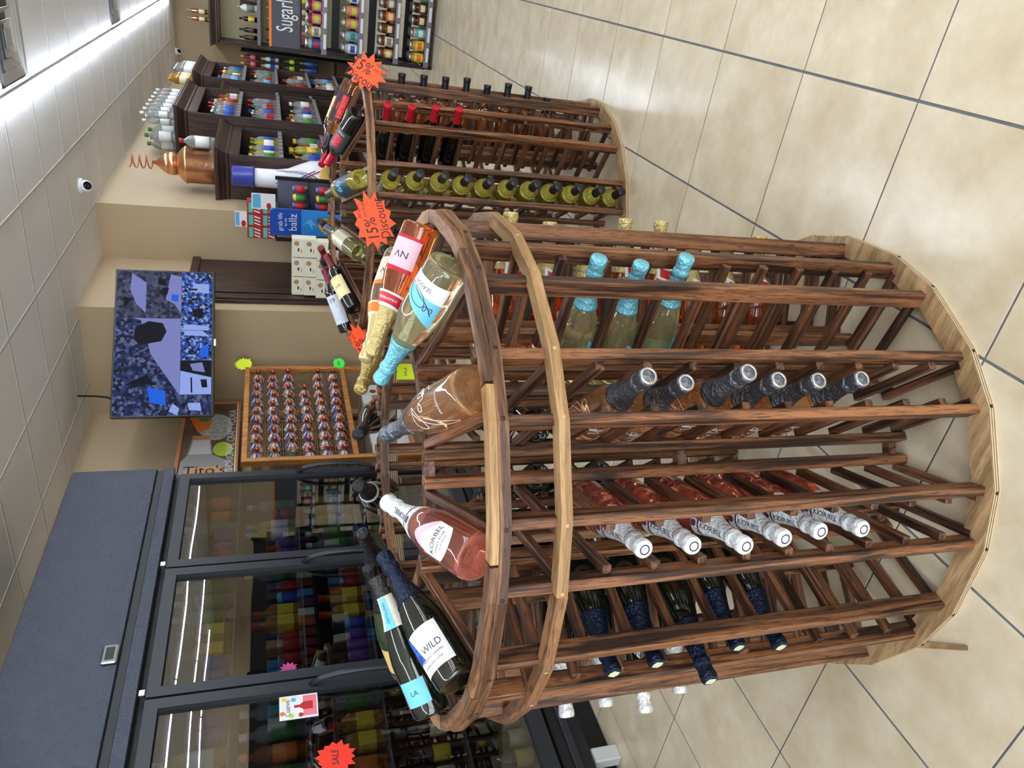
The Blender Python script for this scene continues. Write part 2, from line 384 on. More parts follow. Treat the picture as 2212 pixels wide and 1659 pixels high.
for (x, y), lab in (((-1.98, 6.62), 'white dome security camera on the ceiling beside the copper still'), ((-1.9, 14.3), 'white dome security camera in the far ceiling corner')):
    t = thing('security_camera', lab, 'camera', (x, y, CZ))
    obj('base', lathe([(.0, -.004), (.062, -.004), (.064, -.02), (.058, -.03), (0, -.032)]), WPL, t)
    a = V((.45, -.75, -.55)).normalized(); mw = frame_mw(V((0, 0, -.045)), a, (0, 0, 1))
    obj('ball', lathe([(0, -.045), (.03, -.04), (.045, -.02), (.05, 0), (.047, .025), (.04, .04), (0, .041)]), WPL, t, mw=mw)
    obj('lens', lathe([(0, .0412), (.034, .0412), (.03, .045), (0, .046)]), mat('lens_black', (12, 14, 18), .1), t, mw=mw)

# ------------------------------------------------------------------ wine racks
def rack(cx, cy, ph, label, mid, topz, group=None, screws=True, lv=lambda q: .012 if q == 0 else .1 * q):
    t = thing('wine_rack', label, 'rack', (cx, cy, 0), 0, group)
    fp = box(-.019, .019, -.0105, .0105, .0, topz - .005, .0022); rp = box(-.016, .016, -.0105, .0105, 0, 1.198, .0022)
    sl = box(-.1175, .1175, -.0092, .0092, -.0092, .0092, .0018); tl = .236; ts = box(-tl / 2, tl / 2, -.0092, .0092, -.0092, .0092, .0018)
    sp = box(-.012, .012, -.017, .017, -.011, .011, .001)
    for k in range(12):
        a = RAD(ph + 30 * k); e = V((math.cos(a), math.sin(a), 0)); n = V((-math.sin(a), math.cos(a), 0))
        for s in (-1, 1):
            obj('front_post', fp, WZ, t, e * .559 + n * s * .0615, (0, 0, a)); obj('rear_post', rp, WZ, t, e * .339 + n * s * .0645, (0, 0, a))
            for q in range(11):
                z = lv(q)
                obj('bottle_rail', sl, WX, t, e * .4475 + n * s * .0425 + V((0, 0, z)), (0, 0, a))
            obj('sloping_rail', ts, WX, t, e * .446 + n * s * .0405 + V((0, 0, 1.146)), (0, RAD(20), a))
        b = a + RAD(15); e2 = V((math.cos(b), math.sin(b), 0))
        for z in (.03, .62, 1.185): obj('spacer', sp, LR if z > 1 else WX, t, e2 * .333 + V((0, 0, z)), (0, 0, b))
    va = [ph + 30 * k + s * 6.6 for k in range(12) for s in (-1, 1)]
    obj('base_ring', ringarc(va, .549, .602, 0, .02, [BR, PLY, PLY]), None, t)
    obj('inner_ring', ringarc(va, .292, .322, 1.168, 1.188, [WR, WR, WR]), None, t)
    if mid:
        obj('middle_ring', ringarc(va[mid[0]:mid[1] + 1], .573, .603, .99, 1.011, [LR, LR, LR], False), None, t)
        obj('middle_ring', ringarc(va[mid[1]:] + [va[mid[0]]], .573, .603, .989, 1.010, [WR, WR, WR], False), None, t)
        obj('top_ring', ringarc(va, .566, .602, topz, topz + .02, [WR, WR, PLY]), None, t)
        for k in range(12):                                        # upper layer laid from butt-jointed pieces
            q = [va[2 * k] + .25 + 6.6, va[2 * k + 1], va[(2 * k + 2) % 24] + (360 if 2 * k + 2 > 23 else 0), va[(2 * k + 2) % 24] + (360 if 2 * k + 2 > 23 else 0) + 6.35]
            obj('ring_segment', ringarc(q, .568, .598, topz + .0203, topz + .035, [WR if k % 3 else LR, WR if k % 3 else LR, PLY], False), None, t)
        rz = [topz + .01, 1.0, .01]
    else:
        obj('top_ring', ringarc(va, .568, .602, topz, topz + .03, [WR, WR, PLY]), None, t); rz = [topz + .015, .01]
    if screws:
        sm = lathe([(0, -.003), (.0042, -.003), (.0042, .0008), (.003, .0012), (0, .0012)], 10)
        sp2 = sm.copy()
        for z in rz:
            for k in range(12):
                for s in (-1, 1):
                    a = RAD(ph + 30 * k + s * 6.1); rr = .602 * math.cos(RAD(.5)) - .0005
                    obj('screw', sm if z != 1.0 else sp2, mat('dark_screw', (58, 44, 36), .5, .5) if z != 1.0 else mat('pale_plug', (186, 152, 110), .6), t, (rr * math.cos(a), rr * math.sin(a), z), (0, RAD(90), a))
    return t
R1 = V((-1.05, 1.427, 0)); P1 = -11.2
R2 = V((-1.04, 3.38, 0)); P2 = 0.
va1 = [P1 + 30 * k + s * 6.6 for k in range(12) for s in (-1, 1)]
# pale part of the middle ring runs from -84 degrees round to +30 degrees
rk1 = rack(R1.x, R1.y, P1 - 60, 'round wooden wine rack holding sparkling wine with a pale middle ring', (0, 7), 1.10)
rk2 = rack(R2.x, R2.y, P2, 'round dark wooden wine rack with orange discount stars on its rim', None, 1.085, screws=False, lv=lambda q: .042 + .0958 * q)
# splintered strip of the base ring peeling onto the floor
obj('splinter', pyd([(-.20, -.565, .001), (-.10, -.66, .001), (-.09, -.655, .004), (-.19, -.555, .006), (-.20, -.566, .004), (-.10, -.661, .004)], [(0, 1, 2, 3), (4, 5, 1, 0), (4, 3, 2, 5)]), BR, rk1)

# ------------------------------------------------------------------ bottles
CH = [(.0, .012), (.018, .008), (.036, 0), (.0415, .003), (.0435, .012), (.044, .03), (.044, .115), (.0425, .135), (.0385, .158), (.0325, .182), (.026, .204), (.0205, .224), (.0168, .244), (.0148, .262), (.0142, .285), (.0142, .296), (0, .2965)]
BX = [(.0, .014), (.018, .009), (.032, 0), (.036, .003), (.037, .012), (.0375, .03), (.0375, .185), (.036, .197), (.031, .211), (.023, .224), (.0165, .236), (.0142, .25), (.0138, .29), (.015, .291), (.015, .298), (0, .2985)]
def rad(pr, z):
    for (r0, z0), (r1, z1) in zip(pr[3:], pr[4:]):
        if z0 <= z <= z1 and z1 > z0: return r0 + (r1 - r0) * (z - z0) / (z1 - z0)
    return pr[3][0] if z < pr[3][1] else .0142
def patch(pr, lo, hi, a0, a1, off=.0007, na=18, nz=8):
    """paper label hugging the glass between heights lo(a)..hi(a)"""
    L = lo if callable(lo) else (lambda a: lo); Hh = hi if callable(hi) else (lambda a: hi); vs_, fs = [], []
    for i in range(na + 1):
        u = i / na; a = RAD(a0 + (a1 - a0) * u)
        for k in range(nz + 1):
            z = L(u) + (Hh(u) - L(u)) * k / nz; r = rad(pr, z) + off; vs_.append((r * math.cos(a), r * math.sin(a), z))
    for i in range(na):
        for k in range(nz):
            a = i * (nz + 1) + k; fs.append((a, a + nz + 1, a + nz + 2, a + 1))
    return pyd(vs_, fs, True)
def wrapP(pr, zc, ac=0, off=.0012):
    def P(x, y):
        z = zc + y; r = rad(pr, z) + off; a = RAD(ac) + x / r; return (r * math.cos(a), r * math.sin(a), z)
    return P
def axisP(pr, zc, ac=0, off=.0022):
    def P(x, y):
        z = zc + x; r = rad(pr, z) + off; a = RAD(ac) - y / r; return (r * math.cos(a), r * math.sin(a), z)
    return P
def foilprof(pr, z0, cork=True, flare=.0014):
    zs = [z0 + (.268 - z0) * k / 6 for k in range(7)]
    p = [(rad(pr, z) + flare, z) for z in zs]
    if cork: p += [(.0172, .272), (.0186, .276), (.0182, .283), (.0162, .289), (.0168, .297), (.0182, .306), (.0178, .315), (.0155, .3185), (0, .319)]
    else: p += [(.0158, .285), (.0168, .289), (.0168, .3), (.0155, .302), (0, .3025)]
    return [(p[0][0] - .0012, p[0][1])] + p
BK = {}
def fine(pr):
    return [pr[0]] + [q for q in spline(pr[1:-1], 3)] + [pr[-1]]
def kind(name, pr, glass, foilm, z0, cork=True, extras=()):
    """extras: (part name, mesh, material, label-parent index or None)"""
    BK[name] = dict(pr=pr, parts=[('glass', lathe(fine(pr), 64), glass, None), ('foil' if cork else 'capsule', lathe(fine(foilprof(pr, z0, cork)), 40), foilm, None)] + list(extras))
DG = mat('dark_green_glass', (14, 20, 12), .05, spec=.7, coat=.5); BG = mat('black_glass', (10, 9, 11), .05, spec=.7, coat=.5)
PINKL = mat('pink_label', (232, 178, 200), .5); PURP = mat('plum_band', (96, 40, 70), .5); NAVYINK = mat('navy_ink', (38, 36, 66), .5)
kind('pink_rose', CH, liquid('rose_pink_wine', (238, 136, 116)), foil('white_foil', (226, 230, 236), .45, .1), .178, extras=[
    ('neck_band', patch(CH, .196, .2, -179, 180, .002, 24, 1), PURP, 1),
    ('lettering', ftext('KORBEL', .0155, 1.05, axisP(CH, .232)), NAVYINK, 1), ('lettering', ftext('KORBEL', .0155, 1.05, axisP(CH, .232, 180)), NAVYINK, 1),
    ('crest', pyd([axisP(CH, .187, 180)(.0055 * math.cos(k * PI / 6) * (1 + .25 * (k % 2)), .0075 * math.sin(k * PI / 6)) for k in range(12)], [tuple(range(12))]), PURP, 1),
    ('crest', pyd([axisP(CH, .187)(.0055 * math.cos(k * PI / 6) * (1 + .25 * (k % 2)), .0075 * math.sin(k * PI / 6)) for k in range(12)], [tuple(range(12))]), PURP, 1),
    ('cap_print', stroke([(.009 * math.cos(k * .52), .009 * math.sin(k * .52)) for k in range(13)], .0012, lambda x, y: (x, y, .3192)), NAVYINK, 1),
    ('label', patch(CH, lambda u: .03 + .02 * (2 * u - 1) ** 2, lambda u: .13 - .04 * abs(2 * u - 1) ** 2 + .01 * math.sin(6 * u), -44, 44), WHITEP, None),
    ('label_art', patch(CH, lambda u: .1 + .012 * math.sin(5 * u), lambda u: .1305 - .04 * abs(2 * u - 1) ** 2 + .01 * math.sin(6 * u), -44, 44, .001), PINKL, None),
    ('lettering', ftext('KORBEL', .0155, 1., wrapP(CH, .074)), NAVYINK, None), ('lettering', ftext('SWEET ROSE', .0075, 1., wrapP(CH, .059)), PURP, None), ('lettering', ftext('CALIFORNIA', .0058, 1., wrapP(CH, .049)), PURP, None)])
SG = lambda L: spline([((x - 430) * -.38 * .00046 + (y - 240) * -.92 * .00046, (x - 430) * -.92 * .00046 + (y - 240) * .38 * .00046) for x, y in L], 5)
sig1 = SG([(402, 280), (480, 292), (548, 296), (572, 308), (530, 320), (450, 312), (370, 290), (325, 262), (318, 250), (335, 255), (375, 280), (400, 310), (403, 332), (380, 338), (352, 322), (332, 290), (325, 262)])
sig2 = SG([(372, 225), (395, 232), (402, 250), (385, 255), (375, 235), (385, 215), (400, 200), (385, 190), (360, 205), (350, 190), (365, 180), (395, 190), (350, 165), (345, 155), (400, 185), (375, 160), (385, 140), (420, 160), (435, 150)])
GREYF = foil('grey_foil', (112, 116, 126), .3, .8)
kind('amber_rose', CH, liquid('amber_rose_wine', (246, 184, 128)), GREYF, .196, extras=[
    ('signature', stroke(sig1, .0008, wrapP(CH, .088)), WHITEP, None), ('signature', stroke(sig2, .0009, wrapP(CH, .088)), WHITEP, None), ('lettering', ftext('PROSECCO', .0075, 1.1, wrapP(CH, .052)), WHITEP, None),
    ('cap_ring', lathe([(.0118, .3188), (.0122, .3202), (.0158, .3202), (.0166, .3186)], 20, caps=False), SILVER, 1)])
NAVYF = foil('navy_foil', (24, 34, 58), .35, .6)
kind('organic_green', CH, DG, NAVYF, .188, extras=[
    ('label', patch(CH, .03, .118, -62, 50), WHITEP, None), ('label_art', patch(CH, lambda u: .06, lambda u: .118 if u < .5 else .118 - .058 * (u - .5) * 2, -62, -22, .001), mat('blue_art', (52, 92, 190), .5, vary=.6, vscale=90), None),
    ('lettering', ftext('of', .018, 1., wrapP(CH, .068, -40)), NAVYINK, None), ('lettering', ftext('WILD', .02, .9, wrapP(CH, .073, 10)), NAVYINK, None),
    ('lettering', ftext('ORGANIC GRAPES', .0068, 1., wrapP(CH, .057, -2)), NAVYINK, None), ('lettering', ftext('SPARKLING WINE', .0062, 1., wrapP(CH, .045, -6)), NAVYINK, None),
    ('cap_print', pyd([(-.008, -.01, .3194), (.008, -.01, .3194), (.0115, 0, .3194), (.008, .01, .3194), (-.008, .01, .3194), (-.0115, 0, .3194)], [(0, 1, 2, 3, 4, 5)]), mat('pale_green_print', (196, 208, 176), .5), 1)])
kind('white_foil_green', CH, DG, foil('white_silver_foil', (226, 228, 230), .4, .4), .2, extras=[('label', patch(CH, .035, .11, -50, 50), mat('sky_label', (120, 182, 220), .5), None)])
SKYF = foil('sky_blue_foil', (120, 190, 210), .35, .35)
SKYL = mat('sky_blue_label', (112, 190, 226), .5)
kind('pale_prosecco', CH, liquid('pale_prosecco_wine', (238, 234, 186)), SKYF, .2, extras=[
    ('label', patch(CH, lambda u: .032 - .0 * u, lambda u: .13 - .05 * u, -64, 58), SKYL, None), ('label_top', patch(CH, .032, lambda u: .072 - .012 * u, -64, 58, .001), WHITEP, None),
    ('lettering', ftext('SEASON', .013, 1., wrapP(CH, .05, 10)), NAVYINK, None), ('lettering', ftext('0.0', .018, 1., wrapP(CH, .088, -34)), NAVYINK, None),
    ('flourish', stroke(spline([(-.038, .02), (-.02, .0), (.004, -.01), (.03, -.022), (.036, -.014), (.02, .004), (-.006, .012), (-.016, .004), (-.006, -.012), (.02, -.022)], 6), .0008, wrapP(CH, .08)), NAVYINK, None)])
GOLDF = foil('gold_foil', (198, 178, 120), .36, .5); RED = mat('crimson_label', (190, 30, 52), .5)
kind('strawberry', CH, liquid('strawberry_wine', (246, 128, 62)), GOLDF, .185, extras=[
    ('neck_label', patch(CH, lambda u: .165 + .012 * (2 * u - 1) ** 2, lambda u: .2 + .012 * (2 * u - 1) ** 2, -100, 100, .0024, 20, 4), WHITEP, None), ('neck_band', patch(CH, lambda u: .17 + .01 * (2 * u - 1) ** 2, lambda u: .193 + .01 * (2 * u - 1) ** 2, -85, 85, .0028, 20, 4), RED, None),
    ('lettering', ftext('STRAWBERRY', .0085, 1., wrapP(CH, .182, 0, .0034)), WHITEP, None),
    ('label', patch(CH, .035, .118, -48, 48), mat('blush_label', (234, 190, 208), .5), None), ('label_band', patch(CH, .108, .118, -48, 48, .0011), RED, None), ('label_band', patch(CH, .035, .042, -48, 48, .0011), RED, None),
    ('lettering', ftext('NV', .022, 1.2, wrapP(CH, .078)), NAVYINK, None)])
kind('peach', CH, liquid('peach_wine', (244, 214, 166)), mat('pale_gold_foil', (222, 204, 146), .35, .5, bump=.3, bscale=80), .185, extras=[
    ('neck_label', patch(CH, .165, .2, -100, 100, .0024, 20, 4), mat('peach_label', (240, 206, 186), .5), None), ('neck_band', patch(CH, .17, .193, -60, 60, .0028, 16, 3), mat('orange_band', (236, 128, 48), .5), None),
    ('label', patch(CH, .035, .118, -48, 48), mat('peach_label', (240, 206, 186), .5), None), ('label_band', patch(CH, .106, .118, -48, 48, .0011), mat('orange_band', (236, 128, 48), .5), None), ('lettering', ftext('NV', .022, 1.2, wrapP(CH, .076)), NAVYINK, None)])
BLKF = foil('black_foil', (34, 34, 38), .35, .5)
kind('gold_cap', CH, DG, foil('deep_gold_foil', (184, 162, 98), .32, .6), .175, extras=[('label', patch(CH, .04, .11, -45, 45), WHITEP, None)])
kind('black_champagne', CH, BG, BLKF, .25, extras=[('label', patch(CH, .05, .06, -60, 60), RED, None)])
kind('white_collar', CH, DG, BLKF, .215, extras=[('neck_band', patch(CH, .2, .212, -179, 180, .002, 24, 1), WHITEP, None)])
kind('matt_black_cap', CH, DG, BLKF, .19)
kind('blue_sticker', CH, DG, foil('dark_grey_foil', (60, 58, 60), .4, .5), .25, extras=[
    ('seal', patch(CH, .2, .272, -120, 120, .0034, 20, 6), mat('cream_seal', (222, 220, 208), .55, vary=.1, vscale=60), None), ('seal_stripe', patch(CH, .2, .27, -26, 26, .004, 8, 6), SKYL, None), ('lettering', ftext('DISTILLING', .009, 1., axisP(CH, .236, 0, .0046)), NAVYINK, None),
    ('label', patch(CH, .03, .085, -40, 40), SKYL, None), ('lettering', ftext('LA', .016, 1., wrapP(CH, .058)), NAVYINK, None)])
kind('gold_label_green', CH, mat('olive_glass', (40, 52, 22), .05, spec=.7, coat=.5), BLKF, .2, extras=[('label', patch(CH, .03, .1, -50, 50), mat('gold_label', (206, 176, 116), .45), None), ('label_art', stroke(spline([(-.01, -.01), (.0, .006), (.01, .0), (.004, -.008), (.012, .014)], 6), .0014, wrapP(CH, .07)), INK, None)])
WHT = liquid('white_wine', (230, 220, 92), 1.36, .78); SCREW = mat('black_screw_cap', (22, 24, 28), .35)
kind('white_wine', BX, WHT, SCREW, .236, False, extras=[('label', patch(BX, .05, .13, -70, 70), mat('teal_label', (40, 70, 86), .5), None)])
kind('blue_label_white', BX, WHT, mat('grey_screw_cap', (70, 74, 76), .35, .4), .236, False, extras=[
    ('label', patch(BX, .055, .165, -80, 80), mat('dusk_blue_label', (38, 66, 84), .45, vary=.4, vscale=40), None), ('lettering', ftext('60', .05, 1., wrapP(BX, .125)), SKYL, None)])
kind('silver_label_white', BX, liquid('pale_white_wine', (224, 220, 140)), mat('charcoal_capsule', (66, 66, 72), .4), .228, False, extras=[
    ('label', patch(BX, .085, .18, -100, 100), mat('silver_ribbed_label', (196, 192, 172), .4, .3), None), ('cap_top', lathe([(0, .3028), (.0166, .3028), (.0166, .31), (.012, .314), (0, .315)], 20), mat('violet_cap', (96, 70, 190), .35), 1)])
kind('amber_still', BX, liquid('amber_wine', (196, 120, 70)), SCREW, .235, False, extras=[('label', patch(BX, .05, .17, -62, 62), mat('plum_label', (62, 40, 52), .5), None), ('label_art', patch(BX, .06, .16, -50, -10, .001), mat('coral_print', (212, 66, 62), .5, vary=.5, vscale=120), None), ('lettering', ftext('19', .05, 1., wrapP(BX, .11, 20)), mat('coral_print', (212, 66, 62), .5), None)])
REDC = mat('red_capsule', (176, 26, 44), .35, .2); WINC = mat('burgundy_capsule', (112, 26, 40), .4, .1)
kind('red_capsule_black', BX, BG, REDC, .235, False, extras=[('label', patch(BX, .09, .19, -60, 60), mat('charcoal_label', (58, 60, 64), .5), None), ('label_art', patch(BX, .12, .175, -25, 30, .001), mat('red_flame_print', (190, 44, 56), .5, vary=.6, vscale=110), None), ('lettering', ftext('WILDS', .012, 1., wrapP(BX, .105)), WHITEP, None)])
kind('cream_label_red', BX, BG, WINC, .228, False, extras=[('label', patch(BX, .06, .165, -55, 55), mat('cream_label', (230, 214, 160), .5), None), ('lettering', ftext('HIS', .02, 1., wrapP(BX, .115)), INK, None)])
kind('white_tag_red', BX, BG, WINC, .228, False, extras=[('label', patch(BX, .04, .175, -60, 60), mat('pale_tag', (206, 214, 226), .5, vary=.1, vscale=50), None), ('lettering', ftext('19', .03, 1., wrapP(BX, .15)), INK, None)])
kind('screw_cap_amber', BX, liquid('amber_wine', (196, 120, 70)), SCREW, .235, False)
def bottle(k, loc, axis, face, label, group=None):
    t = thing('wine_bottle', label, 'bottle', group=group, mw=frame_mw(V(loc), axis, face))
    made = []
    for nm, me, mt, par in BK[k]['parts']:
        made.append(obj(nm, me, mt, made[par] if par is not None else t))
    return t
def bay(c, ph, k, rows, label, group, tips=None, spin=0):
    a = RAD(ph); e = V((math.cos(a), math.sin(a), 0)); L = .319 if BK[k]['pr'] is CH else .3025; rr = BK[k]['pr'][6][0]
    drop = math.sqrt(rr * rr - .0333 ** 2)
    od = ['topmost', 'second from the top', 'third from the top', 'fourth from the top', 'fifth from the top', 'sixth from the top', 'seventh from the top', 'eighth from the top', 'third from the floor', 'second from the floor', 'lowest']
    n = len(rows)
    for i, q in enumerate(rows):
        lab = label if n == 1 else f'{label}, {od[-1] if i == n - 1 else od[i]}'
        tip = tips[i] if tips else .592 + .012 * math.sin(3.1 * i + ph)
        z = (.1 * q if c is R1 else .042 + .0958 * q) + .0092 + drop + .0004
        f = M.Rotation(RAD(spin + random.uniform(-14, 14)), 3, e) @ V((0, 0, 1))
        bottle(k, c + e * (tip - L) + V((0, 0, z)), e, f, lab, group)
bay(R1, P1, 'pale_prosecco', (8, 7, 6), 'racked pale prosecco bottle with sky blue foil', 'racked sky blue foil prosecco', (.595, .586, .607), 180)
bay(R1, P1 - 30, 'amber_rose', (8, 7, 6, 5, 4, 3), 'racked amber rose bottle with grey foil cap', 'racked grey foil rose', (.627, .588, .644, .599, .593, .602), 30)
bay(R1, P1 - 60, 'pink_rose', (8, 7, 6, 5, 4, 3), 'racked pink rose bottle with lettered white foil', 'racked white foil rose', (.585, .589, .609, .593, .576, .582), 194)
bay(R1, P1 - 90, 'organic_green', (8, 7, 6, 5, 4), 'racked dark green bottle with navy foil', 'racked navy foil bottles', (.59, .584, .634, .573, .585), 160)
bay(R1, P1 - 120, 'white_foil_green', (8, 7, 6, 5), 'racked dark bottle with white silver foil cap', 'racked white silver foil bottles', (.614, .605, .632, .602), 150)
bay(R1, P1 + 30, 'strawberry', (9, 8, 7, 6, 5, 4, 3, 2), 'racked red orange sparkling bottle with gold foil', 'racked gold foil strawberry', (.605, .588, .577, .608, .608, .577, .581, .588), 170)
for kk, kd, rows, lab in ((2, 'peach', (9, 8, 7), 'peach sparkling bottle in a back bay'), (4, 'black_champagne', (8, 7, 6), 'black sparkling bottle in a back bay'), (5, 'white_collar', (8, 7, 6, 5), 'dark white collared bottle in a back bay'), (6, 'matt_black_cap', (8, 7, 6, 5), 'dark matt black foil bottle in a back bay')):
    bay(R1, P1 + 30 * kk, kd, rows, lab, 'bottles in the back bays', None, 90)
bay(R2, P2 - 60, 'white_wine', (10, 9, 8, 7, 6, 5, 4, 3, 2, 1, 0), 'racked white wine bottle with black screw cap', 'racked white wine', (.676, .693, .699, .68, .664, .677, .681, .668, .672, .671, .665), 180)
bay(R2, P2 - 30, 'red_capsule_black', (10, 9, 8, 7), 'racked black wine bottle with red capsule', 'racked red capsule wine', (.615, .618, .629, .632), 180)
bay(R2, P2, 'screw_cap_amber', (9, 8, 7, 6, 5, 4, 3, 2), 'racked amber wine bottle with black screw cap', 'racked amber wine', (.615, .619, .622, .629, .61, .628, .627, .587), 90)
bay(R2, P2 - 90, 'silver_label_white', (10,), 'pale white wine bottle with silver label racked under the rim', None, None, 0)
bay(R2, P2 - 120, 'cream_label_red', (10, 9, 8), 'racked red wine bottle with cream label', 'racked cream label red wine', None, 90)
# display bottles lying on the sloping tops, bases against the rim
def display(c, ph, k, label, dz=0., spin=0., beta=.62):
    a = RAD(ph); e = V((math.cos(a), math.sin(a), 0)); ax = (-e * math.cos(RAD(20)) + V((0, 0, math.sin(RAD(20)))))
    L = .319 if BK[k]['pr'] is CH else .3025; rr = BK[k]['pr'][6][0]
    up = (V((0, 0, 1)) - ax * ax.z).normalized()
    # axis line: rail centre line + offset
    off = .0092 + math.sqrt(rr * rr - .0313 ** 2) + .0004
    base = e * .446 + V((0, 0, 1.146)) + up * off - ax * .107
    tc_ = (V((0, 0, CAMZ)) - (c + base)).normalized(); tc_ = (tc_ - ax * tc_.dot(ax)).normalized()
    f = M.Rotation(RAD(spin), 3, ax) @ (tc_ * beta + up * (1 - beta)).normalized()      # labels look up at a person standing by
    return bottle(k, c + base + V((0, 0, dz)), ax, f, label)
display(R1, P1, 'pale_prosecco', 'pale prosecco bottle with sky blue label lying on the rack top')
display(R1, P1 - 30, 'amber_rose', 'amber rose bottle with white signature lying on the rack top')
display(R1, P1 - 60, 'pink_rose', 'pink rose bottle with white and pink label lying on the rack top')
display(R1, P1 - 90, 'organic_green', 'dark green bottle with white label and navy foil lying on the rack top')
display(R1, P1 - 120, 'blue_sticker', 'black bottle with pale blue label and paper neck seal on the rack top')
display(R1, P1 - 150, 'gold_label_green', 'olive green bottle with gold label lying on the rack top')
display(R1, P1 + 30, 'strawberry', 'red orange sparkling bottle with blush label and gold foil lying on the rack top')
display(R1, P1 + 60, 'peach', 'peach sparkling bottle with orange neck band lying on the rack top')
display(R1, P1 + 90, 'gold_cap', 'dark bottle with deep gold foil neck lying on the rack top')
display(R1, P1 + 120, 'black_champagne', 'glossy black bottle with bare crown lying on the rack top')
display(R1, P1 + 150, 'white_collar', 'dark bottle with white collar and black cap lying on the rack top')
display(R1, P1 + 180, 'matt_black_cap', 'dark bottle with matt black foil lying on the rack top')
display(R2, P2, 'amber_still', 'amber wine bottle with plum and red label lying on the dark rack')
display(R2, P2 - 30, 'red_capsule_black', 'black wine bottle with red flame label lying on the dark rack')
display(R2, P2 - 60, 'blue_label_white', 'white wine bottle with dusk blue label lying on the dark rack')
display(R2, P2 - 90, 'silver_label_white', 'white wine bottle with silver label and violet cap lying on the dark rack')
display(R2, P2 - 120, 'cream_label_red', 'red wine bottle with cream label lying on the dark rack')
display(R2, P2 - 150, 'white_tag_red', 'red wine bottle with pale handwritten tag lying on the dark rack')
display(R2, P2 + 30, 'cream_label_red', 'red wine bottle with cream label lying behind the amber bottle')
display(R2, P2 + 60, 'red_capsule_black', 'black red capsule bottle lying at the back of the dark rack')
display(R2, P2 + 120, 'white_wine', 'white wine bottle with teal label lying at the back of the dark rack')
display(R2, P2 + 150, 'white_tag_red', 'red wine bottle with pale tag at the back of the dark rack')
# ------------------------------------------------------------------ discount stars
def burst(name, label, cat, loc, normal, up, rx, ry, n, mt, inner=.74, lines=(), group=None, jit=.12):
    """spiky card, local x right, y up, z towards the reader"""
    nz = V(normal).normalized(); y = V(up); y = (y - nz * y.dot(nz)).normalized(); x = y.cross(nz)
    mm = M((x, y, nz)).transposed().to_4x4(); mm.translation = V(loc)
    t = thing(name, label, cat, mw=mm, group=group); rg = random.Random(n * 13 + int(rx * 1000)); pl = []
    for k in range(2 * n):
        a = PI * k / n + .1; q = (1 + rg.uniform(-jit, jit)) if k % 2 == 0 else inner
        pl.append((rx * q * math.cos(a), ry * q * math.sin(a)))
    obj('card', prism(pl, -.0008, 0), mt, t)
    for s, sz, px, py in lines:
        o = obj('lettering', ftext(s, sz, .85, lambda a, b: (a + px + b * .12, b + py, .0006)), INK, t)
    return t
DL = [('15%', .062, -.028, .012), ('Discount', .05, .002, -.034), ('All sales', .02, .048, .046), ('are final!', .02, .05, .026)]
def pol(c, r, a, z): return V((c.x + r * math.cos(RAD(a)), c.y + r * math.sin(RAD(a)), z))
burst('discount_star', 'orange discount star on the dark rack rim between two white wine bottles', 'sign', pol(R2, .63, -76, 1.098), (.25, -1, .22), (-.28, -.1, 1), .108, .082, 13, ORANGE, lines=DL)
burst('discount_star', 'orange discount star on the dark rack rim under the amber bottle', 'sign', pol(R2, .66, -18, 1.105), (.35, -.9, .4), (.75, .3, -.5), .085, .075, 12, ORANGE, .66, DL)
burst('discount_star', 'orange discount star on the dark rack rim below the pale tag bottle', 'sign', pol(R2, .655, -130, 1.1), (-.1, -1, .35), (-.5, .1, .8), .09, .06, 12, ORANGE, .7, DL)
burst('price_star', 'small spiky green price card at the lower corner of the pine display', 'sign', (-3.185, 5.84, .9), (1, -.3, .1), (0, 0, 1), .072, .055, 16, GRN, .8, [('NEW', .03, 0, 0)])
burst('price_star', 'small spiky yellow price card at the upper corner of the pine display', 'sign', (-3.185, 5.83, 1.69), (1, -.6, .1), (0, 0, 1), .06, .075, 16, YEL, .8)

t = thing('price_card', 'small neon yellow price card hanging inside the round rack', 'sign', (-1.0, 1.785, 1.085), RAD(25))
obj('card', box(-.022, .022, -.0006, .0006, 0, .06), YEL, t); obj('lettering', ftext('SALE', .012, 1., lambda x, y: (x, -.0009, y + .035)), INK, t); obj('hook', tube([(0, 0, .058), (0, .004, .075), (.0, .018, .088)], .0012, 5), BLACKM, t)
# ------------------------------------------------------------------ glass door cooler
CX = -2.9
cl = thing('glass_door_cooler', 'black multi door glass cooler against the tan wall', 'cooler', (-3.35, 2.3, 0))
def cp(name, a, b, c, d, e, f, mt, bev=.002, par=None): return obj(name, box(a, b, c, d, e, f, bev), mt, par or cl, loc=(3.35, -2.3, 0)) if par is None else obj(name, box(a, b, c, d, e, f, bev), mt, par)
INN = mat('cooler_interior', (46, 48, 52), .5)
cp('back_panel', -3.78, -3.74, .7, 3.98, .14, 2.56, INN); cp('side_panel', -3.78, -2.955, 3.94, 3.985, .12, 2.59, HAM); cp('side_panel', -3.78, -2.955, .66, .7, .12, 2.59, HAM)
cp('floor_panel', -3.74, -2.955, .7, 3.94, .14, .3, BLACKM); cp('top_panel', -3.74, -2.955, .7, 3.94, 2.0, 2.06, INN); cp('roof_panel', -3.78, -2.955, .66, 3.985, 2.56, 2.59, BLACKM)
hp = cp('header_panel', -2.955, -2.90, .66, 3.985, 2.135, 2.59, HAM, .004)
cp('header_gap', -2.955, -2.915, .66, 3.985, 2.095, 2.135, BLACKM); cp('trim_strip', -2.955, -2.895, .66, 3.985, 2.035, 2.095, HAM, .003)
cp('grille', -2.955, -2.93, .66, 3.985, .14, .285, BLACKM); cp('kick_plate', -3.06, -3.03, .7, 3.95, .0, .12, BLACKM); cp('grille_bar', -2.93, -2.915, .66, 3.985, .2, .235, DARKPL)
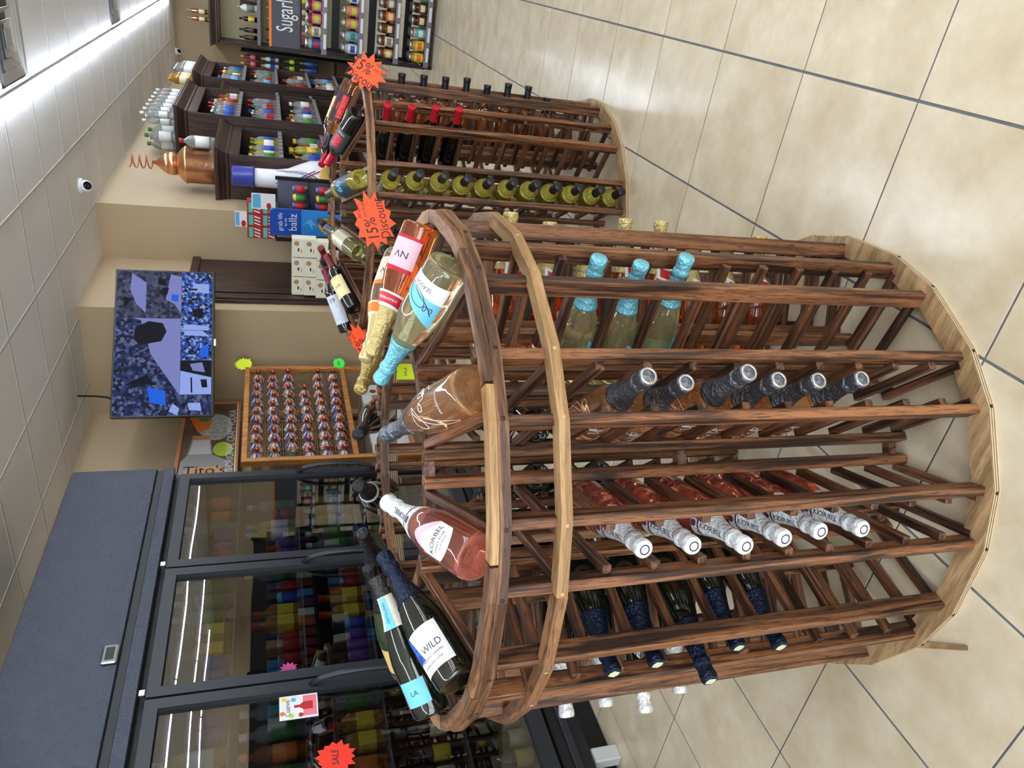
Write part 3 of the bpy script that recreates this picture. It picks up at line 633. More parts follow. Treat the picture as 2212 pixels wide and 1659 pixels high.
lk = cp('lock', -2.9, -2.885, 2.53, 2.635, 2.14, 2.205, CHROME, .006); obj('lock_face', box(-2.885, -2.882, 2.55, 2.615, 2.155, 2.19), BLACKM, lk)
ed = [3.925, 3.115, 2.325, 1.535, .745]
for k in range(4):
    y1, y0 = ed[k] - .006, ed[k + 1] + .006
    dr = cp('door', 0, 0, 0, 0, 0, 0, BLACKM, 0) if False else obj('door', boxes([(CX - .05, CX, y0, y0 + .05, .31, 2.0), (CX - .05, CX, y1 - .05, y1, .31, 2.0), (CX - .05, CX, y0 + .05, y1 - .05, .31, .38), (CX - .05, CX, y0 + .05, y1 - .05, 1.945, 2.0)]), DARKPL, cl, loc=(3.35, -2.3, 0))
    obj('glass_pane', box(CX - .03, CX - .025, y0 + .045, y1 - .045, .37, 1.95), DOORGLASS, dr)
    hy = y1 - .03; obj('handle', tube([(CX - .004, hy, .84), (CX + .03, hy, .88), (CX + .052, hy, .95), (CX + .058, hy, 1.07), (CX + .052, hy, 1.2), (CX + .03, hy, 1.28), (CX - .004, hy, 1.32)], .013, 10), DARKPL, dr)
    obj('hinge', box(CX - .02, CX + .006, y0 + .01, y0 + .04, 2.003, 2.03, .003), CHROME, dr)
SHZ = [.3025, .66, 1.0, 1.335, 1.67]
for z in SHZ[1:]:
    sh = cp('wire_shelf', -3.7, -3.0, .72, 3.93, z - .012, z - .002, mat('shelf_grey', (120, 124, 130), .4, .4), .001)
for y in (1.75, 2.6, 3.5): cp('levelling_foot', -3.0, -2.94, y - .035, y + .035, 0, .13, mat('foot_white', (190, 192, 194), .5), .006)
# ------------------------------------------------------------------ one-mesh bottles, cans and cartons for shelves
SBC = {}
def sbottle(shape, body, cap, lab):
    key = (shape, body.name, cap.name, lab.name)
    if key in SBC: return SBC[key]
    if shape == 'wine': p = [(.034, 0), (.037, .01), (.037, .06), (.0372, .0601), (.0372, .14), (.037, .1401), (.037, .18), (.032, .205), (.016, .235), (.014, .245), (.0152, .246), (.0152, .295), (0, .296)]; mi = [0, 0, 0, 2, 0, 0, 0, 0, 0, 1, 1, 1]; sg = 12
    elif shape == 'spirit': p = [(.036, 0), (.039, .008), (.039, .05), (.0392, .0501), (.0392, .15), (.039, .1501), (.039, .19), (.03, .215), (.015, .228), (.0145, .255), (.017, .256), (.017, .29), (0, .291)]; mi = [0, 0, 0, 2, 0, 0, 0, 0, 0, 1, 1, 1]; sg = 12
    elif shape == 'square': p = [(.044, 0), (.047, .006), (.047, .04), (.0472, .0401), (.0472, .12), (.047, .1201), (.047, .15), (.034, .172), (.016, .182), (.0145, .205), (.019, .206), (.019, .245), (0, .246)]; mi = [0, 0, 0, 2, 0, 0, 0, 0, 0, 1, 1, 1]; sg = 4
    elif shape == 'jug': p = [(.052, 0), (.056, .01), (.056, .05), (.0562, .0501), (.0562, .17), (.056, .1701), (.056, .2), (.046, .235), (.02, .262), (.018, .28), (.022, .281), (.022, .315), (0, .316)]; mi = [0, 0, 0, 2, 0, 0, 0, 0, 0, 1, 1, 1]; sg = 12
    elif shape == 'tall': p = [(.03, 0), (.033, .01), (.033, .07), (.0332, .0701), (.0332, .16), (.033, .1601), (.033, .24), (.028, .262), (.014, .28), (.0135, .3), (.0165, .301), (.0165, .34), (0, .341)]; mi = [0, 0, 0, 2, 0, 0, 0, 0, 0, 1, 1, 1]; sg = 12
    elif shape == 'can': p = [(.026, 0), (.032, .006), (.033, .02), (.0332, .0201), (.0332, .095), (.033, .0951), (.033, .105), (.027, .118), (.028, .122), (.026, .122), (0, .119)]; mi = [1, 1, 0, 2, 0, 0, 0, 1, 1, 1]; sg = 14
    SBC[key] = lathe(p, sg, sg > 4, mi, [body, cap, lab]); return SBC[key]
CLR = mat('clear_glass', (226, 232, 232), .04, 0, .8, 1.25); AMB = mat('amber_glass', (150, 84, 34), .08, 0, .3, 1.35); GRNG = mat('green_glass', (44, 78, 40), .08); OLV = mat('olive_liquor', (176, 168, 60), .1, 0, .3)
def flat(n, *c): return mat(n, c, .45)
PAL = dict(white=flat('print_white', 224, 226, 228), red=flat('print_red', 178, 34, 40), blue=flat('print_blue', 40, 78, 168), yellow=flat('print_yellow', 236, 204, 60), green=flat('print_green', 66, 128, 60), lime=flat('print_lime', 178, 206, 60), black=flat('print_black', 26, 26, 30),
           orange=flat('print_orange', 226, 116, 40), teal=flat('print_teal', 78, 186, 170), pink=flat('print_pink', 226, 120, 136), purple=flat('print_purple', 96, 60, 150), gold=mat('print_gold', (196, 158, 84), .35, .5), cream=flat('print_cream', 228, 214, 176), brown=flat('print_brown', 104, 62, 40), grey=flat('print_grey', 120, 122, 128), sky=flat('print_sky', 96, 170, 220), silver=SILVER)
BODY = dict(clear=CLR, amber=AMB, green=GRNG, olive=OLV, black=BG, white=PAL['white'], copper=COPPER, red=liquid('red_liqueur', (150, 30, 40), 1.35, .4), gold=mat('gold_liqueur', (190, 140, 50), .1, 0, .4), blue=liquid('blue_liqueur', (60, 120, 190), 1.35, .4))
def sb(shape, body, cap, lab, loc, where, group=None, rot=0, noun='bottle', cat='bottle'):
    nm = {'can': 'drink_can'}.get(shape, 'liquor_bottle')
    o = obj(nm, sbottle(shape, BODY.get(body) or PAL[body], PAL[cap], PAL[lab]), None, None, loc, (0, 0, rot))
    kindw = {'wine': 'wine bottle', 'spirit': 'spirit bottle', 'square': 'square bottle', 'jug': 'jug bottle', 'tall': 'slim bottle', 'can': 'drink can'}[shape]
    lw = f'{body} {kindw}, {cap} cap, {lab} label, {where}'
    return tag(o, lw, 'can' if shape == 'can' else 'bottle', group or ('bottles ' + where))
rg = random.Random(3)
def fill(specs, x, y0, y1, z, where, step=.105, jx=.02, runs=(1, 3)):
    y = y0; 
    while y < y1:
        s = rg.choice(specs); n = rg.randint(*runs); wd = {'jug': .125, 'square': .1, 'can': .072}.get(s[0], step * .86)
        for q in range(n):
            if y >= y1: break
            sb(*s, (x + rg.uniform(-jx, jx), y, z), where, rot=PI / 4 if s[0] == 'square' else rg.uniform(0, 6)); y += wd
        y += .006
CW = [('wine', 'black', 'grey', 'cream'), ('wine', 'black', 'red', 'white'), ('wine', 'green', 'black', 'white'), ('wine', 'black', 'black', 'yellow'), ('wine', 'green', 'gold', 'cream')]
CS = [('can', 'red', 'silver', 'red'), ('can', 'sky', 'silver', 'blue'), ('spirit', 'amber', 'orange', 'orange'), ('spirit', 'olive', 'sky', 'white'), ('square', 'gold', 'red', 'yellow'), ('can', 'purple', 'silver', 'purple'), ('spirit', 'clear', 'white', 'green')]
for q, z in enumerate(SHZ):
    fill(CW if q in (0, 1) else CS, -3.07, 1.45, 3.88, z, ('on the cooler bottom shelf', 'on the cooler second shelf', 'on the cooler middle shelf', 'on the cooler upper shelf', 'on the cooler top shelf')[q], .12)
# cards stuck on the cooler glass
t = thing('promo_card', 'pink and white tequila card with fruit stuck on the cooler glass', 'card', (CX - .0235, 2.2, 1.375))
obj('card', box(0, .0015, -.062, .058, -.083, .08), WHITEP, t)
obj('print_panel', box(.0016, .002, -.052, .05, -.078, -.02), PAL['pink'], t); obj('print_bottle', pyd([(.0022, .02 * a, .02 * b - .03) for a, b in [(-1, -1.6), (1, -1.6), (1, .4), (.35, 1.2), (.35, 2.4), (-.35, 2.4), (-.35, 1.2), (-1, .4)]], [tuple(range(8))]), PAL['red'], t)
obj('lettering', ftext('Cuervo', .03, .9, lambda a, b: (.0024, a - .005, b + .045)), INK, t)
for k, (a, b, c) in enumerate([(-.045, .03, 'lime'), (.04, .06, 'yellow'), (.035, .02, 'sky'), (-.045, -.01, 'red'), (-.03, .068, 'orange')]): obj('fruit_dot', pyd([(.0023, a + .011 * math.cos(PI * i / 5), b + .011 * math.sin(PI * i / 5)) for i in range(10)], [tuple(range(10))]), PAL[c], t)
burst('sale_star', 'red spiky sale card on the cooler door glass', 'sign', (CX - .022, 1.93, 1.235), (1, 0, 0), (0, 0, 1), .075, .085, 14, mat('signal_red_card', (230, 52, 36), .6), .78, [('SALE', .04, 0, 0)])
burst('sale_star', 'large pink spiky card low on the cooler header edge', 'sign', (CX - .022, 1.86, 1.8), (1, 0, 0), (0, 0, 1), .07, .08, 12, PINK, .7)
burst('sale_star', 'small pink spiky card on a cooler shelf edge', 'sign', (CX - .0245, 2.41, 1.41), (1, 0, 0), (0, 0, 1), .035, .04, 11, mat('dusk_pink_card', (176, 60, 130), .6), .7)

# ------------------------------------------------------------------ security monitor in the corner
A, B = V((-2.40, 5.93, 0)), V((-3.24, 5.10, 0)); W_ = (A - B).length; xr = (A - B).normalized(); nz = V((xr.y, -xr.x, 0))
mm = M((xr, V((0, 0, 1)), nz)).transposed().to_4x4(); mm.translation = (A + B) / 2 + V((0, 0, 1.892)); HT = .71
tv = thing('security_monitor', 'wall mounted security monitor showing shop camera views', 'television', mw=mm)
obj('bezel', box(-W_ / 2, W_ / 2, 0, HT, -.05, -.004, .004), mat('monitor_black', (14, 15, 18), .3), tv)
obj('logo_badge', box(-.03, .03, -.012, .006, -.02, -.002, .002), SILVER, tv)
def screenmat(name, cols, sc, st, seed):
    mt, n, l, b = nmat(name)
    tc = n.new('ShaderNodeTexCoord'); mp = n.new('ShaderNodeMapping'); mp.inputs['Location'].default_value = (seed, seed * 2.3, 0); l.new(tc.outputs['Object'], mp.inputs[0])
    vo = n.new('ShaderNodeTexVoronoi'); vo.inputs['Scale'].default_value = sc; l.new(mp.outputs[0], vo.inputs['Vector'])
    rp = n.new('ShaderNodeValToRGB'); rp.color_ramp.interpolation = 'CONSTANT'
    while len(rp.color_ramp.elements) < len(cols): rp.color_ramp.elements.new(.5)
    for i, c in enumerate(cols): rp.color_ramp.elements[i].position = i / len(cols); rp.color_ramp.elements[i].color = (*srgb(*c), 1)
    se = n.new('ShaderNodeSeparateColor'); l.new(vo.outputs['Color'], se.inputs[0]); l.new(se.outputs[0], rp.inputs[0])
    l.new(rp.outputs[0], b.inputs['Emission Color']); b.inputs['Emission Strength'].default_value = st; b.inputs['Base Color'].default_value = (.01, .01, .012, 1); b.inputs['Roughness'].default_value = .6; b.inputs['Specular IOR Level'].default_value = .05
    return mt
SC1 = screenmat('screen_shelves', [(34, 44, 92), (62, 74, 130), (24, 26, 56), (96, 108, 164), (48, 62, 120), (30, 36, 70), (120, 130, 180)], 46, .3, 1.3)
SC2 = screenmat('screen_blue_view', [(40, 70, 170), (80, 120, 220), (20, 24, 50), (150, 180, 235), (50, 80, 160), (28, 34, 70)], 60, .4, 4.1)
SC3 = screenmat('screen_grey_view', [(62, 66, 96), (88, 92, 124), (44, 46, 70), (104, 108, 140)], 34, .3, 7.7)
SFL = mat('screen_floor', (128, 134, 196), .6, emit=.5, spec=.05); SDK = mat('screen_dark', (22, 22, 36), .6, emit=.2, spec=.05); SBL = mat('screen_blue', (24, 96, 220), .6, emit=.55, spec=.05); SLT = mat('screen_white', (150, 172, 240), .6, emit=.5, spec=.05)
for k_ in ('screen_floor', 'screen_dark', 'screen_blue', 'screen_white'): MATS[k_].node_tree.nodes['Principled BSDF'].inputs['Base Color'].default_value = (.01, .01, .012, 1)
def view(u0, u1, v0, v1, mt, polys):
    f = lambda u, v, z: (-W_ / 2 + .012 + (W_ - .024) * u, .014 + (HT - .026) * v, z)
    o = obj('camera_view', pyd([f(u0, v0, -.003), f(u1, v0, -.003), f(u1, v1, -.003), f(u0, v1, -.003)], [(0, 1, 2, 3)]), mt, tv)
    for i, (m2, pl) in enumerate(polys):
        obj('picture_area', pyd([f(u0 + (u1 - u0) * a, v0 + (v1 - v0) * b, -.0026 + .0002 * i) for a, b in pl], [tuple(range(len(pl)))]), m2, o)
view(0, .665, .335, 1, SC1, [(SFL, [(.2, .0), (.62, .45), (.98, .62), (1, .0)]), (SFL, [(.98, .62), (1, .75), (1, .0), (.9, .3)]), (SDK, [(.72, .62), (.78, .72), (.9, .7), (.97, .5), (.95, .28), (.86, .22), (.76, .3)]), (SBL, [(.1, .2), (.25, .22), (.29, .5), (.13, .44)]), (SLT, [(.0, .03), (.07, .0), (.12, .1), (.04, .16)]), (SDK, [(.33, .42), (.42, .5), (.34, .75), (.28, .7)])])
view(.668, 1, .668, 1, SC3, [(SFL, [(.1, .1), (.75, .1), (.95, .55), (.6, .6), (.3, .4)]), (SDK, [(.2, .75), (.45, .8), (.4, .55)])])
view(.668, 1, .335, .665, SC3, [(SFL, [(.1, .0), (.9, .0), (.95, .35), (.4, .5), (.3, .2)]), (SBL, [(.35, .1), (.5, .08), (.52, .3), (.38, .32)]), (SDK, [(.5, .45), (.65, .4), (.66, .6), (.52, .68)]), (SDK, [(.7, .5), (.84, .5), (.84, .75), (.72, .75)])])
view(.80, 1, .01, .332, SC2, [(SLT, [(.25, .1), (.6, .1), (.6, .6), (.3, .7)]), (SDK, [(.35, .5), (.42, .48), (.42, .75), (.36, .76)])])
view(.585, .797, .01, .332, SC2, [(SLT, [(.0, .1), (.15, .1), (.2, .9), (.0, .95)]), (SDK, [(.4, .3), (.75, .3), (.7, .65), (.45, .6)])])
view(.375, .582, .01, .332, SC2, [(SLT, [(.8, .05), (1, .3), (1, .9), (.85, .9)]), (SBL, [(.1, .1), (.5, .1), (.5, .3), (.15, .4)])])
view(.14, .372, .01, .332, SLT, [(SDK, [(.5, .0), (1, .0), (1, 1), (.7, 1), (.6, .5)]), (SDK, [(.2, .12), (.44, .15), (.44, .35), (.2, .3)]), (SFL, [(.65, .2), (.95, .3), (.9, .7), (.7, .6)]), (SDK, [(.05, .6), (.5, .62), (.5, .67), (.05, .65)])])
view(0, .137, .01, .332, SC1, [(SLT, [(.2, .3), (.6, .35), (.6, .75), (.25, .7)])])
obj('wall_arm', tube([(0, .35, -.05), (0, .35, -.735)], .025, 10), BLACKM, tv); obj('wall_plate', box(-.09, .09, -.12, .12, -.012, .004, .003), BLACKM, tv, loc=(0, .35, -.738), rot=(0, RAD(-45), 0))
tag(obj('power_cord', tube([(-3.30, 5.45, 2.62), (-3.33, 5.55, 2.7), (-3.36, 5.62, 2.8), (-3.38, 5.66, CZ)], .007, 8), mat('cord_black', (20, 22, 24), .5)), 'black power cord running from the monitor up to the ceiling', 'cord')

# ------------------------------------------------------------------ pine display with copper capped bottles
ts = thing('bottle_display', 'pine display stand holding copper capped spirit bottles below a poster', 'display', (-3.45, 5.13, 0))
def tp(nm, a, b, c, d, e, f, mt=PZ, bev=.003, par=None): return obj(nm, box(a, b, c, d, e, f, bev), mt, par or ts, loc=(3.45, -5.13, 0) if par is None else None)
for y in (4.46, 5.80):
    tp('post', -3.25, -3.2, y - .022, y + .022, 0, 1.68); tp('post', -3.74, -3.70, y - .022, y + .022, 0, 1.68)
for z in (.88, 1.66): tp('rail', -3.245, -3.205, 4.482, 5.778, z - .02, z + .02)
for z in (.42, .88): tp('shelf', -3.74, -3.25, 4.482, 5.778, z - .012, z + .012)
tp('back_board', -3.765, -3.745, 4.44, 5.82, .3, 1.69, CARD)
RINGM = mat('brass_ring', (140, 106, 62), .4, .6)
rm = bpy.data.meshes.new('ring'); bm = bmesh.new()
tpts = [(0, .05 * math.cos(2 * PI * k / 16), .05 * math.sin(2 * PI * k / 16)) for k in range(17)]
ring_me = tube(tpts, .003, 5)
gme = lathe([(.0, 0), (.038, 0), (.041, .008), (.041, .17), (.036, .2), (.02, .222), (.0155, .235), (.0145, .285), (0, .286)], 16)
cme = lathe([(.0155, .262), (.0165, .263), (.018, .28), (.0175, .296), (.013, .302), (0, .303)], 14); capm = mat('copper_cap', (196, 110, 78), .25, .9)
sg = 18; cv = []; cf = []; ci = []
for k in range(sg):
    a = 2 * PI * k / sg; cv += [(.049 * math.cos(a), .049 * math.sin(a), .2), (.019 * math.cos(a), .019 * math.sin(a), .252)]
for k in range(sg):
    b = (k + 1) % sg; cf.append((2 * k, 2 * b, 2 * b + 1, 2 * k + 1)); ci.append([0, 0, 1, 0, 0, 2, 2, 0, 1][k % 9])
tagme = pyd(cv, cf, True, ci, [PAL['white'], flat('tag_red', 206, 52, 62), flat('tag_blue', 50, 78, 178)])
SPG = mat('clear_spirit_glass', (186, 188, 180), .06, 0, .5, 1.3)
ORD = ['first', 'second', 'third', 'fourth', 'fifth', 'sixth', 'seventh', 'eighth', 'ninth', 'tenth']
for r in range(6):
    for c in range(10):
        y, z = 4.56 + c * .127, .96 + r * .124
        obj('ring_holder', ring_me, RINGM, ts, (-3.235 + 3.45, y - 5.13, z))
        if (r, c) in ((2, 9), (2, 8), (3, 0)): continue
        mw = frame_mw(V((-3.47 + rg.uniform(-.006, .006), y, z)), (1, 0, rg.uniform(-.03, .03)), (0, rg.uniform(-1, 1), 1))
        b = thing('spirit_bottle', f'copper capped bottle in the pine display, {ORD[5 - r]} row from the top, {ORD[c]} from the cooler', 'bottle', mw=mw, group='copper capped bottles in the display')
        obj('glass', gme, SPG, b); obj('cap', cme, capm, b); obj('neck_tag', tagme, None, b, rot=(0, 0, rg.uniform(0, 6)))
for r in range(7): obj('wire', tube([(.21, -.66, .898 + .124 * r), (.21, .655, .898 + .124 * r)], .0025, 5), RINGM, ts)
for c in range(11): obj('wire', tube([(.212, -.63 + .127 * c, .9), (.212, -.63 + .127 * c, 1.64)], .0025, 5), RINGM, ts)
# poster on top
pp = thing('vodka_poster', 'framed vodka poster with bottle and cocktail on top of the pine display', 'poster', (-3.62, 5.2, 1.725))
obj('board', box(-.012, 0, -.72, .7, 0, .44), mat('poster_wood_print', (98, 74, 54), .5, vary=.35, vscale=9), pp)
for a, b, c, d in ((-.74, -.71, 0, .46), (.69, .72, 0, .46), (-.71, .69, .43, .46), (-.71, .69, 0, .02)): obj('frame_bar', box(-.014, .012, a, b, c, d, .003), mat('copper_wood_frame', (190, 126, 90), .45), pp)
def flatp(nm, pts, mt, x): return obj(nm, pyd([(x, a, b) for a, b in pts], [tuple(range(len(pts)))]), mt, pp)
def ell(cy, cz, ry, rz, n=20, t0=0, t1=2 * PI): return [(cy + ry * math.cos(t0 + (t1 - t0) * k / n), cz + rz * math.sin(t0 + (t1 - t0) * k / n)) for k in range(n)]
flatp('bottle_print', [(-.7, .04), (-.25, .04), (-.14, .1), (-.07, .19), (.15, .22), (.15, .36), (-.07, .38), (-.16, .42), (-.7, .43)], mat('print_glass_grey', (150, 150, 152), .5), .001)
flatp('neck_print', [(-.06, .205), (.14, .225), (.14, .35), (-.06, .365)], mat('print_neck_pale', (206, 206, 206), .5), .002); flatp('cap_print', [(.14, .22), (.2, .225), (.2, .36), (.14, .355)], mat('print_copper', (214, 132, 98), .5), .002)
flatp('label_print', [(-.7, .08), (-.3, .07), (-.22, .14), (-.24, .36), (-.34, .41), (-.7, .4)], mat('print_tan', (206, 160, 112), .5), .002)
obj('lettering', ftext("Tito's", .15, .9, lambda a, b: (.003, b - .28, -a + .24)), INK, pp)
flatp('glass_print', ell(.33, .19, .2, .13), mat('print_ice', (176, 174, 172), .5, vary=.35, vscale=30), .001); flatp('lime_print', ell(.0, .12, .1, .075), PAL['lime'], .003)
flatp('orange_slice_print', [(.24, .32), (.5, .41), (.55, .36), (.44, .22), (.3, .24)], PAL['orange'], .003); flatp('leaf_print', ell(.5, .28, .1, .06), PAL['green'], .004)
flatp('band_print', [(-.7, .02), (.69, .02), (.69, .03), (-.7, .03)], PAL['cream'], .002)
obj('lettering', ftext("AMERICA'S ORIGINAL CRAFT VODKA", .082, .86, lambda a, b: (.004, a - .01, b + .062)), PAL['white'], pp)
for y, z, lab in ((4.75, .432, 'brown carton with printed sides on the left of the display shelf'), (5.12, .432, 'brown carton in the middle of the display shelf'), (5.5, .432, 'brown carton on the right of the display shelf')):
    t = thing('carton', lab, 'box', (-3.47, y, z)); obj('carton_body', box(-.17, .17, -.155, .155, 0, .3, .003), flat('carton_white', 196, 196, 192), t); obj('tape', box(-.172, .172, -.02, .02, .3, .302), CARD, t)
    obj('seal_print', pyd([(.1715, .04 + .03 * math.cos(PI * k / 6), .2 + .03 * math.sin(PI * k / 6)) for k in range(12)], [tuple(range(12))]), PAL['brown'], t); obj('print_block', box(.17, .1712, -.13, -.02, .08, .22), PAL['grey'], t)
# ------------------------------------------------------------------ boxed gifts on a table by the dark door
t = thing('side_table', 'dark wooden table carrying cream gift boxes before the dark door', 'table', (-2.46, 6.25, 0))
obj('tabletop', box(-.30, .30, -.16, .2, .86, .89, .004), DX, t)
for a in (-.27, .27):
    for b in (-.13, .17): obj('leg', box(a - .02, a + .02, b - .02, b + .02, 0, .86, .003), DZ, t)
CRM = mat('cream_box', (232, 228, 212), .5); BADGE = mat('bronze_badge', (176, 140, 104), .4)
gb = box(-.083, .083, -.05, .05, 0, .1, .002); gn = 0
for r in range(4):
    for c in range(3):
        x, y, z = -2.628 + .176 * c + (-.006 if r % 2 else .004), 6.3 - .03 * (3 - r), .89 + .1005 * r
        b = thing('gift_box', f'cream gift box on the dark table, {ORD[3 - r]} layer from the top, {ORD[c]} from the door', 'box', (x, y, z), 0, 'stacked cream gift boxes')
        obj('carton_body', gb, CRM, b); obj('badge', pyd([(.04 + .022 * math.cos(PI * k / 8), -.0506, .062 + .022 * math.sin(PI * k / 8)) for k in range(16)], [tuple(range(15, -1, -1))]), BADGE, b)
        obj('print_lines', boxes([(-.03, .0, -.0508, -.0503, .04, .052), (-.045, -.01, -.0508, -.0503, .02, .024)]), INK, b)
# ------------------------------------------------------------------ dark wood wall cabinets
PRICE = mat('price_rail', (120, 116, 128), .35, .3)
def crown(x0, x1, y0, y1, z, ov=.07, h=.13, wall='x', ends=(1, 1)):
    """cornice rising outwards from the cabinet top"""
    lv = [(0, 0), (.012, .012), (.012, .03), (ov * .45, .06), (ov * .9, .1), (ov * .9, .112), (ov, .115), (ov, h)]
    vs_, fs = [], []
    for o_, hh in lv:
        a, b, c, d = (x0, x1 + o_, y0 - o_ * ends[0], y1 + o_ * ends[1]) if wall == 'x' else (x0 - o_, x1 + o_, y0 - o_, y1)
        vs_ += [(a, c, z + hh), (b, c, z + hh), (b, d, z + hh), (a, d, z + hh)]
    n = len(lv)
    for i in range(n - 1): fs += [(4 * i + k, 4 * i + (k + 1) % 4, 4 * i + 4 + (k + 1) % 4, 4 * i + 4 + k) for k in range(4)]
    fs += [(3, 2, 1, 0), tuple(4 * (n - 1) + k for k in range(4))]
    return pyd(vs_, fs)
def cabinet(label, x1, y0, y1, h, zs, ends=(1, 1)):
    x0 = -2.265; t = thing('display_cabinet', label, 'cabinet', (x0, y0, 0)); L = V((-x0, -y0, 0))
    def p(nm, a, b, c, d, e, f, mt, bev=.002, par=None): return obj(nm, box(a, b, c, d, e, f, bev), mt, par or t, loc=L if par is None else None)
    p('side_panel', x0, x1, y0, y0 + .022, 0, h - .13, DZ); p('side_panel', x0, x1, y1 - .022, y1, 0, h - .13, DZ)
    p('back_panel', x0, x0 + .012, y0 + .022, y1 - .022, .1, h - .13, DZ); p('top_board', x0, x1, y0, y1, h - .13, h - .11, DX)
    p('face_rail', x1 - .02, x1 + .004, y0 + .022, y1 - .022, h - .22, h - .13, PRICE if False else DX); p('plinth', x0, x1 - .03, y0 + .022, y1 - .022, 0, .1, DX)
    obj('crown_moulding', crown(x0, x1, y0, y1, h - .13, ends=ends), DX, t, loc=L)
    for z in zs:
        s = p('shelf', x0 + .012, x1 - .006, y0 + .022, y1 - .022, z - .02, z, DX)
        r = obj('price_rail', box(x1 - .006, x1 + .002, y0 + .024, y1 - .024, z - .035, z + .008, .001), PRICE, s)
        n = int((y1 - y0) / .16)
        for k in range(n): obj('price_ticket', box(x1 + .0022, x1 + .003, y0 + .08 + k * .16, y0 + .13 + k * .16, z - .03, z + .003), flat('price_ticket_grey', 158, 156, 166), s)
    return t
cabinet('low dark wooden cabinet carrying the copper still', -1.84, 7.49, 8.72, 1.96, (.12, .52, .93, 1.37), (1, 0))
cabinet('tall dark wooden cabinet topped with rows of clear bottles', -1.75, 8.8, 10.38, 2.42, (.12, .52, .93, 1.37, 1.80))
cabinet('low dark wooden cabinet squeezed between the two tall cabinets', -1.84, 10.46, 11.12, 2.05, (.12, .52, .93, 1.37), (0, 0))
cabinet('tall dark wooden cabinet topped with silver and gold bottles', -1.75, 11.2, 12.6, 2.42, (.12, .52, .93, 1.37, 1.80))
V1 = [('spirit', 'clear', 'white', 'white'), ('square', 'clear', 'silver', 'red'), ('tall', 'clear', 'blue', 'sky'), ('spirit', 'clear', 'orange', 'white'), ('spirit', 'amber', 'yellow', 'red'), ('tall', 'clear', 'red', 'grey'), ('spirit', 'clear', 'silver', 'blue')]
V2 = [('square', 'gold', 'red', 'white'), ('spirit', 'clear', 'yellow', 'green'), ('spirit', 'olive', 'green', 'white'), ('spirit', 'clear', 'orange', 'blue'), ('square', 'clear', 'black', 'blue'), ('tall', 'olive', 'yellow', 'yellow')]
for x1, y0, y1, zs, nm in ((-1.84, 7.49, 8.72, (.93, 1.37), 'of the still cabinet'), (-1.75, 8.8, 10.38, (.93, 1.37, 1.80), 'of the nearer tall cabinet'), (-1.84, 10.46, 11.12, (.93, 1.37), 'of the squeezed cabinet'), (-1.75, 11.2, 12.6, (.52, .93, 1.37, 1.80), 'of the far tall cabinet')):
    for q, z in enumerate(zs):
        fill(V2 if 'still' in nm else V1 + V2[:2], x1 - .075, y0 + .08, y1 - .08, z + .0005, 'on ' + ('the lower shelf ', 'the middle shelf ', 'the upper shelf ', 'the top shelf ')[q] + nm)
        if 'far' not in nm: fill(V2 if 'still' in nm else V1 + V2[:2], x1 - .19, y0 + .1, y1 - .1, z + .0005, 'in the ' + ('lower', 'middle', 'upper')[q] + ' back row ' + nm.replace('of the ', 'of '), .14, .008)
rg2 = random.Random(9)
for k in range(13): sb('tall', 'clear', 'white', 'white', (-1.82 - .1 * (k % 2), 8.87 + .115 * k, 2.4205), 'standing on top of the tall cabinet')
for k in range(4): sb('jug', 'clear', 'green', 'white', (-2.05 - .12 * (k % 2), 8.88 + .14 * k, 2.4205), 'standing behind the copper still')
for k in range(5): sb('jug', 'clear', 'silver', 'white', (-1.82, 11.95 + .13 * k, 2.4205), 'standing on top of the farthest cabinet')
for k in range(3): sb('jug', 'gold', 'gold', 'cream', (-1.85, 11.3 + .16 * k, 2.4205), 'standing on top of the farthest cabinet')
# copper still
st = thing('copper_still', 'hammered copper still with coil standing on the low dark cabinet', 'still', (-2.03, 7.72, 1.96))
obj('pot', lathe([(0, 0), (.165, 0), (.17, .01), (.17, .25), (.175, .255), (.175, .27), (.17, .275), (.15, .3), (.1, .34), (.085, .355), (0, .356)], 32), COPPER, st)
obj('collar', lathe([(.085, .35), (.105, .352), (.105, .42), (.085, .425)], 28), COPPER, st)
obj('onion_head', lathe([(.09, .42), (.1, .43), (.085, .46), (.05, .5), (.02, .535), (.012, .56), (0, .562)], 28), COPPER, st)
obj('coil', tube([(.06 * math.cos(t_ * .35) * (1 if t_ > 6 else t_ / 6), .06 * math.sin(t_ * .35) * (1 if t_ > 6 else t_ / 6), .55 + t_ * .0034) for t_ in range(64)], .006, 6), mat('copper_pipe', (196, 112, 74), .3, .9), st)
o = sb('jug', 'clear', 'red', 'white', (-1.80, 7.70, 1.9605), 'standing before the copper still'); 
# promotional giant bottle
gbm = thing('giant_bottle', 'giant white promotional vodka bottle with blue cap beside the low cabinet', 'display bottle', (-1.98, 7.27, 0))
obj('bottle_body', lathe([(.19, 0), (.2, .02), (.2, .98), (.19, 1.1), (.15, 1.2), (.105, 1.3), (.088, 1.4), (.085, 1.6), (0, 1.601)], 32), mat('gloss_white', (226, 228, 236), .25), gbm)
obj('cap', lathe([(.09, 1.6), (.1, 1.605), (.1, 1.62), (.093, 1.625), (.093, 1.79), (.085, 1.8), (0, 1.801)], 32), mat('cobalt_cap', (54, 62, 150), .3), gbm)
a = RAD(-58); dirn = V((math.cos(a), math.sin(a), 0))
mw = frame_mw(dirn * .2 + V((0, 0, .93)), dirn, (0, 0, 1)); obj('medallion', lathe([(0, 0), (.095, 0), (.095, .008), (.08, .012), (0, .012)], 28), mat('medal_gold', (186, 150, 78), .35, .6), gbm, mw=mw)
